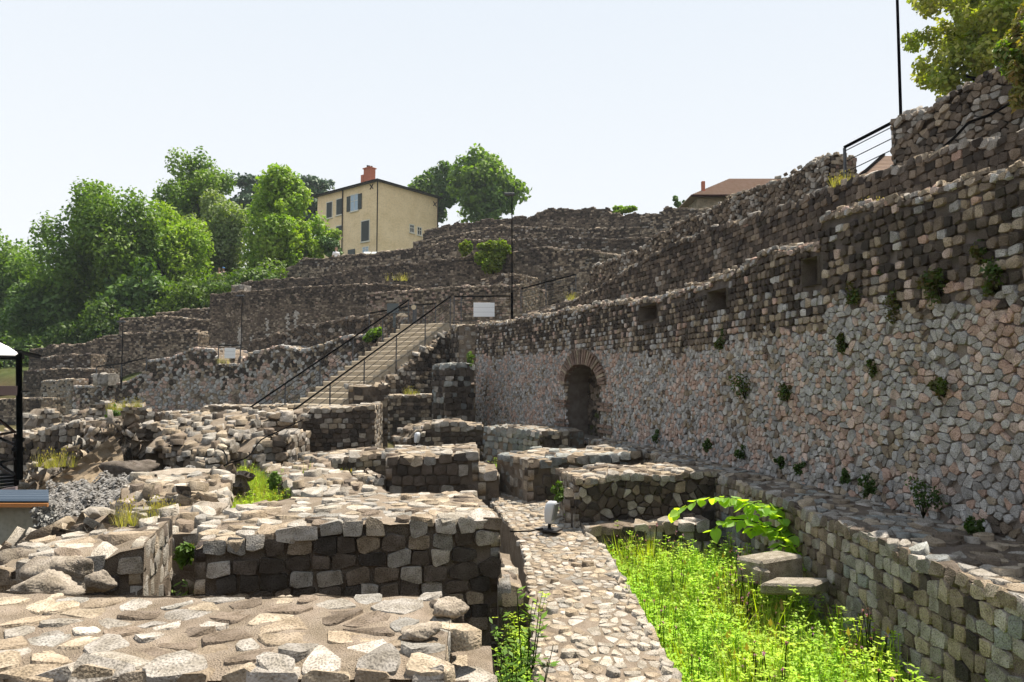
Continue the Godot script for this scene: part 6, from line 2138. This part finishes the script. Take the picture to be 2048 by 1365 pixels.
func cable(label: String, pts: Array, r: float, m: Material) -> void:
	var c := Curve3D.new()
	for k in pts.size():
		var d: Vector3 = (pts[mini(k + 1, pts.size() - 1)] - pts[maxi(k - 1, 0)]) * 0.2
		c.add_point(pts[k], -d, d)
	var a := Acc.new()
	var ps := []
	var n := pts.size() * 7
	for k in n + 1:
		ps.append(c.sample_baked(c.get_baked_length() * k / n))
	a.tube(ps, r, 6)
	var o := part(self, numbered("cable"), a.mesh(), m)
	tag(o, label, "cable")


func build_small_things() -> void:
	mat.stem = plain(lin(0.12, 0.16, 0.05), 0.8)
	person("person in a white shirt on the upper terrace beside the round shrub", Vector3(Vector3(-11.646, 10.409, -46.6).x, Vector3(-11.639, 9.909, -46.6).y - 0.75, -46.6), 0.3, Color(0.72, 0.72, 0.72), Color(0.06, 0.07, 0.1), Color(0.10, 0.06, 0.04), false)
	person("person in a blue cap on the path below the trees", Vector3(Vector3(-20.482, 9.368, -50).x, Vector3(-20.482, 9.368, -50).y - 1.0, -50), -0.4, Color(0.34, 0.26, 0.22), Color(0.1, 0.1, 0.12), Color(0.05, 0.18, 0.42), true)
	person("person in a brown top, left of the person in a blue cap", Vector3(Vector3(-20.801, 9.368, -50).x, Vector3(-20.801, 9.368, -50).y - 1.05, -50), 0.5, Color(0.36, 0.22, 0.17), Color(0.1, 0.1, 0.12), Color(0.08, 0.05, 0.03), false)
	pole("thin dark lamp post on the landing, tall against the tiers", Vector3(0, 4.021, -22.1), 3.95, 0.022, true, 0.85)
	pole("tall thin dark mast against the sky at the top right", Vector3(6.422, 6.266, -11.5), 5.0, 0.026, false, 0.0)
	pole("short dark lamp post on the lowest tier wall at the left", Vector3(-16.054, 2.068, -29.2), 2.45, 0.024, true, 0.6)
	pole("slim dark lamp post in front of the lime-streaked wall", Vector3(-11.694, 3.658, -30.6), 2.1, 0.02, true, 0.0)
	floodlight("pale grey floodlight standing on the cobbled path", Vector3(0.391, 0.578, -7.5), 1.0, -0.5)
	floodlight("small white floodlight behind the squat middle block", Vector3(-1.724, 0.951, -12.9), 0.8, 0.9)
	var black := plain(lin(0.02, 0.02, 0.022), 0.5)
	var whitish := plain(lin(0.34, 0.35, 0.37), 0.5)
	cable("black cable lying over the rubble cascade below the stairs", [Vector3(-3.721, 1.439, -12.7), Vector3(-3.738, 1.33, -11.5), Vector3(-3.865, 1.227, -11), Vector3(-3.88, 1.099, -10.75), Vector3(-3.919, 0.992, -10.5), Vector3(-4.055, 0.955, -10.2), Vector3(-4.078, 0.895, -10)], 0.010, black)
	cable("grey loop of cable at the left end of the rubble cascade", [Vector3(-4.36, 1.128, -10.6), Vector3(-4.244, 1.109, -10.5), Vector3(-4.151, 1.025, -10.4), Vector3(-4.102, 0.929, -10.3)], 0.011, whitish)
	cable("thin black cable from the floodlight across the path", [Vector3(0.321, 0.609, -7.45), Vector3(0.185, 0.594, -7.4), Vector3(-0.021, 0.593, -7.38)], 0.008, black)
	cable("dark cable drooping over the rubble wall at the top right", [Vector3(4.937, 4.882, -6.9), Vector3(4.778, 4.799, -7), Vector3(4.655, 4.769, -7.1), Vector3(4.539, 4.631, -7.15), Vector3(4.454, 4.549, -7.2)], 0.014, black)
	cable("thin pale cable on the rubble bank left of the stairs", [Vector3(-7.269, 3.841, -25), Vector3(-6.928, 3.617, -24.8), Vector3(-6.461, 3.357, -24.5)], 0.02, whitish)
	# fallen blocks in the grass
	var block_mat := rock(lin(0.33, 0.30, 0.255), rock_tex, 1.6, 1.4)
	var fb := thing("fallen_block", "squared grey stone block lying in the grass under the leafy plant", "stone block", Vector3(2.057, 0.677, -5.75), 0.3)
	bevel_slab(fb, "block", Vector3(0, -0.03, 0), Vector3(0.20, 0.012, 0.0), Vector3(-0.012, 0.105, 0.01), Vector3(0.03, 0.008, 0.13), 0.022, block_mat)
	bevel_slab(fb, "broken_corner", Vector3(-0.15, -0.055, 0.09), Vector3(0.06, -0.01, 0.02), Vector3(0.0, 0.07, 0.0), Vector3(-0.02, 0.0, 0.06), 0.02, block_mat)
	fb = thing("fallen_block", "flat pale stone slab lying in the grass beside the ledge", "stone block", Vector3(2.116, 0.627, -5.4), -0.35)
	bevel_slab(fb, "slab", Vector3(0, -0.02, 0), Vector3(0.19, 0.02, 0.02), Vector3(0.0, 0.045, 0.012), Vector3(-0.06, 0.0, 0.12), 0.018, block_mat)
	bevel_slab(fb, "chip", Vector3(0.15, -0.025, -0.06), Vector3(0.06, 0.0, 0.03), Vector3(0.0, 0.035, 0.0), Vector3(-0.03, 0.0, 0.06), 0.014, block_mat)
	# sloping notice panels on the upper terrace
	for k in 2:
		var t := thing("lectern_panel", ["pale grey tilted information panel on the upper terrace, left of a pair", "pale grey tilted information panel on the upper terrace, right of a pair"][k], "information panel", Vector3(-9.059, 9.917, -44) if k == 0 else Vector3(-8.559, 9.917, -44))
		bevel_slab(t, "panel", Vector3(0, 0.16, 0), Vector3(0.22, 0, 0), Vector3(0, 0.01, -0.005), Vector3(0, 0.08, -0.16), 0.003, plain(lin(0.42, 0.46, 0.45), 0.4))
		bar(t, "post", Vector3(0, -0.4, 0), Vector3(0, 0.15, 0), 0.025, mat.steel)
	build_stage()
	build_net()


func build_stage() -> void:
	var rust := plain(lin(0.13, 0.085, 0.075), 0.6)
	var alu := plain(lin(0.35, 0.35, 0.37), 0.4, 0.6)
	var t := thing("stage_scaffold", "dark scaffold frame with rusty beams and truss at the left edge", "scaffold", Vector3(-6.3, 0, -9.0))
	var o := Vector3(-6.3, 0, -9.0)
	bar(t, "post", Vector3(-6.186, 0.896, -9) - o, Vector3(-6.259, 2.492, -9) - o, 0.035, mat.steel)
	bar(t, "post", Vector3(-6.366, 0.792, -9.2) - o, Vector3(-6.391, 1.455, -9.2) - o, 0.03, rust)
	slab(t, "beam", Vector3(-6.854, 2.011, -9) - o, Vector3(0.62, 0, 0), Vector3(0, 0.06, 0), Vector3(0, 0, 0.04), rust)
	for l in [[Vector3(-6.905, 1.387, -9.1), Vector3(-6.335, 1.488, -9.1), rust], [Vector3(-6.795, 1.831, -9.1), Vector3(-6.335, 1.475, -9.1), rust], [Vector3(-6.889, 1.008, -9.1), Vector3(-6.322, 1.147, -9.1), alu], [Vector3(-6.772, 1.26, -9.1), Vector3(-6.327, 0.945, -9.1), alu], [Vector3(-6.926, 1.895, -9.1), Vector3(-6.418, 1.971, -9.1), rust], [Vector3(-6.653, 1.463, -9.1), Vector3(-6.342, 1.323, -9.1), alu]]:
		bar(t, "brace", l[0] - o, l[1] - o, 0.018, l[2], 6)
	for k in 2:
		bar(t, "clamp", Vector3(-6.322, 1.391, -9.05) - o - Vector3(0, 0.12 * k, 0), Vector3(-6.195, 1.391, -9.05) - o - Vector3(0, 0.12 * k, 0), 0.03, alu, 6)
	bar(t, "stay", Vector3(-6.234, 1.998, -9) - o, Vector3(-6.121, 2.005, -9) - o, 0.012, alu, 6)
	t = thing("stage_canopy", "white canopy edge laced to grey pipes at the left edge", "canopy", Vector3(-6.5, 2.4, -9.0))
	o = Vector3(-6.5, 2.4, -9.0)
	var a := Acc.new()
	var q := [Vector3(-6.743, 2.844, -8.2), Vector3(-6.415, 2.626, -8.9), Vector3(-6.226, 2.46, -9), Vector3(-7.054, 2.477, -8.6)]
	a.quad(q[0] - o, q[1] - o, q[2] - o, q[3] - o)
	var dn := Vector3(0, -0.012, 0)
	a.quad(q[3] - o + dn, q[2] - o + dn, q[1] - o + dn, q[0] - o + dn)
	a.quad(q[2] - o, q[2] - o + dn, q[3] - o + dn, q[3] - o)
	part(t, "canopy_sheet", a.mesh(), plain(lin(0.78, 0.8, 0.82), 0.5))
	bar(t, "pipe", Vector3(-7.133, 2.419, -8.7) - o, Vector3(-6.235, 2.436, -9.05) - o, 0.03, alu)
	bar(t, "pipe", Vector3(-6.33, 2.517, -9) - o, Vector3(-6.191, 2.451, -9.3) - o, 0.026, alu)
	bar(t, "pipe", Vector3(-6.482, 2.696, -8.8) - o, Vector3(-6.304, 2.505, -9) - o, 0.012, mat.steel)
	for k in 5:
		bar(t, "lacing", Vector3(-6.482, 2.505, -9) - o + Vector3(0.063 * k, 0, 0), Vector3(-6.462, 2.429, -9.03) - o + Vector3(0.063 * k, 0, 0), 0.008, alu, 5)
	# steps of the stage floor
	t = thing("stage_deck", "grey slatted edge of the stage floor at the left edge", "stage", Vector3(-6.358, 0.86, -8.9))
	o = Vector3(-6.358, 0.86, -8.9)
	for k in 5:
		bar(t, "slat", Vector3(-6.849, 0.725, -8.9) - o + Vector3(0, 0.056 * k, 0), Vector3(-6.359, 0.779, -9.2) - o + Vector3(0, 0.038 * k, 0), 0.02, alu, 4)
	slab(t, "fascia", Vector3(-6.44, 0.733, -8.85) - o, Vector3(0.32, 0.05, 0), Vector3(0, 0.05, 0), Vector3(0, 0, 0.02), plain(lin(0.30, 0.24, 0.24), 0.7))
	# shed
	t = thing("shed", "small grey shed with a dark blue corrugated roof at the left edge", "shed", Vector3(-5.9, -0.9, -7.9))
	o = Vector3(-5.9, -0.9, -7.9)
	var wall := rock(lin(0.30, 0.31, 0.27), plaster_tex, 0.6, 0.2)
	var pa := Vector3(-4.896, 0.838, -7.4)
	slab(t, "wall", Vector3(pa.x - 1.5, (pa.y - 1.2) * 0.5, -7.42) - o, Vector3(1.5, 0, 0), Vector3(0, (pa.y + 1.2) * 0.5, 0), Vector3(0, 0, 0.03), wall)
	var pb := Vector3(-5.405, 0.781, -8.2)
	var mid := Vector3((pa.x + pb.x) * 0.5, (pa.y - 1.2) * 0.5, -7.85)
	slab(t, "wall", mid - o, Vector3((pb.x - pa.x) * 0.5, 0, -0.4), Vector3(0, (pa.y + 1.2) * 0.5, 0), Vector3(0.03, 0, 0), wall)
	var sheet := Acc.new()
	var r0 := Vector3(-4.715, 0.916, -7.3)
	var r1 := Vector3(-5.37, 0.856, -8.3)
	var nw := 48
	for k in nw:
		var t0 := float(k) / nw
		var t1 := float(k + 1) / nw
		var h0 := 0.035 * sin(t0 * TAU * 5.0)
		var h1 := 0.035 * sin(t1 * TAU * 5.0)
		var p0 := r0.lerp(r1, t0) + Vector3(0, h0, 0)
		var p1 := r0.lerp(r1, t1) + Vector3(0, h1, 0)
		var lx := Vector3(-3.0, 0, 0)
		sheet.quad(p0 - o, p0 + lx - o, p1 + lx - o, p1 - o)
		sheet.quad(p0 - o - Vector3(0, 0.006, 0), p1 - o - Vector3(0, 0.006, 0), p1 + lx - o - Vector3(0, 0.006, 0), p0 + lx - o - Vector3(0, 0.006, 0))
	part(t, "roof", sheet.mesh(), plain(lin(0.06, 0.085, 0.12), 0.35, 0.3))
	slab(t, "fascia", r0 - o + Vector3(-1.5, -0.04, 0.01), Vector3(1.5, 0, 0), Vector3(0, 0.02, 0), Vector3(0, 0, 0.012), plain(lin(0.40, 0.17, 0.05), 0.7))


func build_net() -> void:
	var t := thing("camouflage_net", "silvery grey camouflage net draped below the fallen vault ridge", "net")
	var r := RandomNumberGenerator.new()
	r.seed = 77
	var q := [Vector3(-4.567, 0.477, -6.9), Vector3(-6.176, 0.747, -9.5), Vector3(-4.546, 0.857, -10.3), Vector3(-3.908, 0.781, -8.2)]
	var sheet := Acc.new()
	var fl := Acc.new()
	var nu := 190
	var nv := 110
	var at := func(u: float, v: float) -> Vector3:
		var p: Vector3 = (q[0] as Vector3).lerp(q[3], u).lerp((q[1] as Vector3).lerp(q[2], u), v)
		p.y += 0.16 * noise_b.get_noise_2d(u * 5.0, v * 5.0) + 0.05 * noise_a.get_noise_2d(u * 16.0, v * 16.0)
		return p
	for i in nu:
		for j in nv:
			var p: Vector3 = at.call((i + 0.5) / nu, (j + 0.5) / nv)
			if r.randf() < 0.12:
				continue
			var n := Vector3(r.randfn() * 0.3, 0.9, r.randfn() * 0.3 + 0.3).normalized()
			var x := n.cross(Vector3(r.randfn(), r.randfn(), r.randfn())).normalized() * r.randf_range(0.008, 0.015)
			var y := n.cross(x)
			var c: float = [0.27, 0.22, 0.18, 0.13][r.randi() % 4]
			fl.quad(p - x - y, p - x + y, p + x + y * 0.6, p + x - y, Color(c, c * 0.97, c * 0.93))
	for i in 36:
		for j in 22:
			sheet.quad(at.call(i / 36.0, j / 22.0) - Vector3(0, 0.03, 0), at.call(i / 36.0, (j + 1) / 22.0) - Vector3(0, 0.03, 0), at.call((i + 1) / 36.0, (j + 1) / 22.0) - Vector3(0, 0.03, 0), at.call((i + 1) / 36.0, j / 22.0) - Vector3(0, 0.03, 0), Color(0.11, 0.10, 0.09))
	var m := StandardMaterial3D.new()
	m.vertex_color_use_as_albedo = true
	m.roughness = 0.9
	m.metallic_specular = 0.2
	part(t, "backing_sheet", sheet.mesh(), m)
	part(t, "net_flakes", fl.mesh(), m).set_meta("kind", "stuff")
	# the net's edge hangs down beside the shed
	var fl2 := Acc.new()
	for k in 900:
		var u := r.randf()
		var p: Vector3 = (Vector3(-4.83, 0.861, -7.3)).lerp(Vector3(-4.313, 0.479, -6.7), u) + Vector3(r.randf_range(-0.02, 0.16), 0, r.randf_range(-0.1, 0.1))
		var x := Vector3(r.randfn(), r.randfn(), r.randfn()).normalized() * 0.018
		var y := x.cross(Vector3(r.randfn(), 1, r.randfn())).normalized() * 0.018
		var c: float = [0.3, 0.2, 0.14, 0.09][r.randi() % 4]
		fl2.quad(p - x - y, p - x + y, p + x + y, p + x - y, Color(c, c, c * 0.95))
	part(t, "hanging_edge", fl2.mesh(), m).set_meta("kind", "stuff")
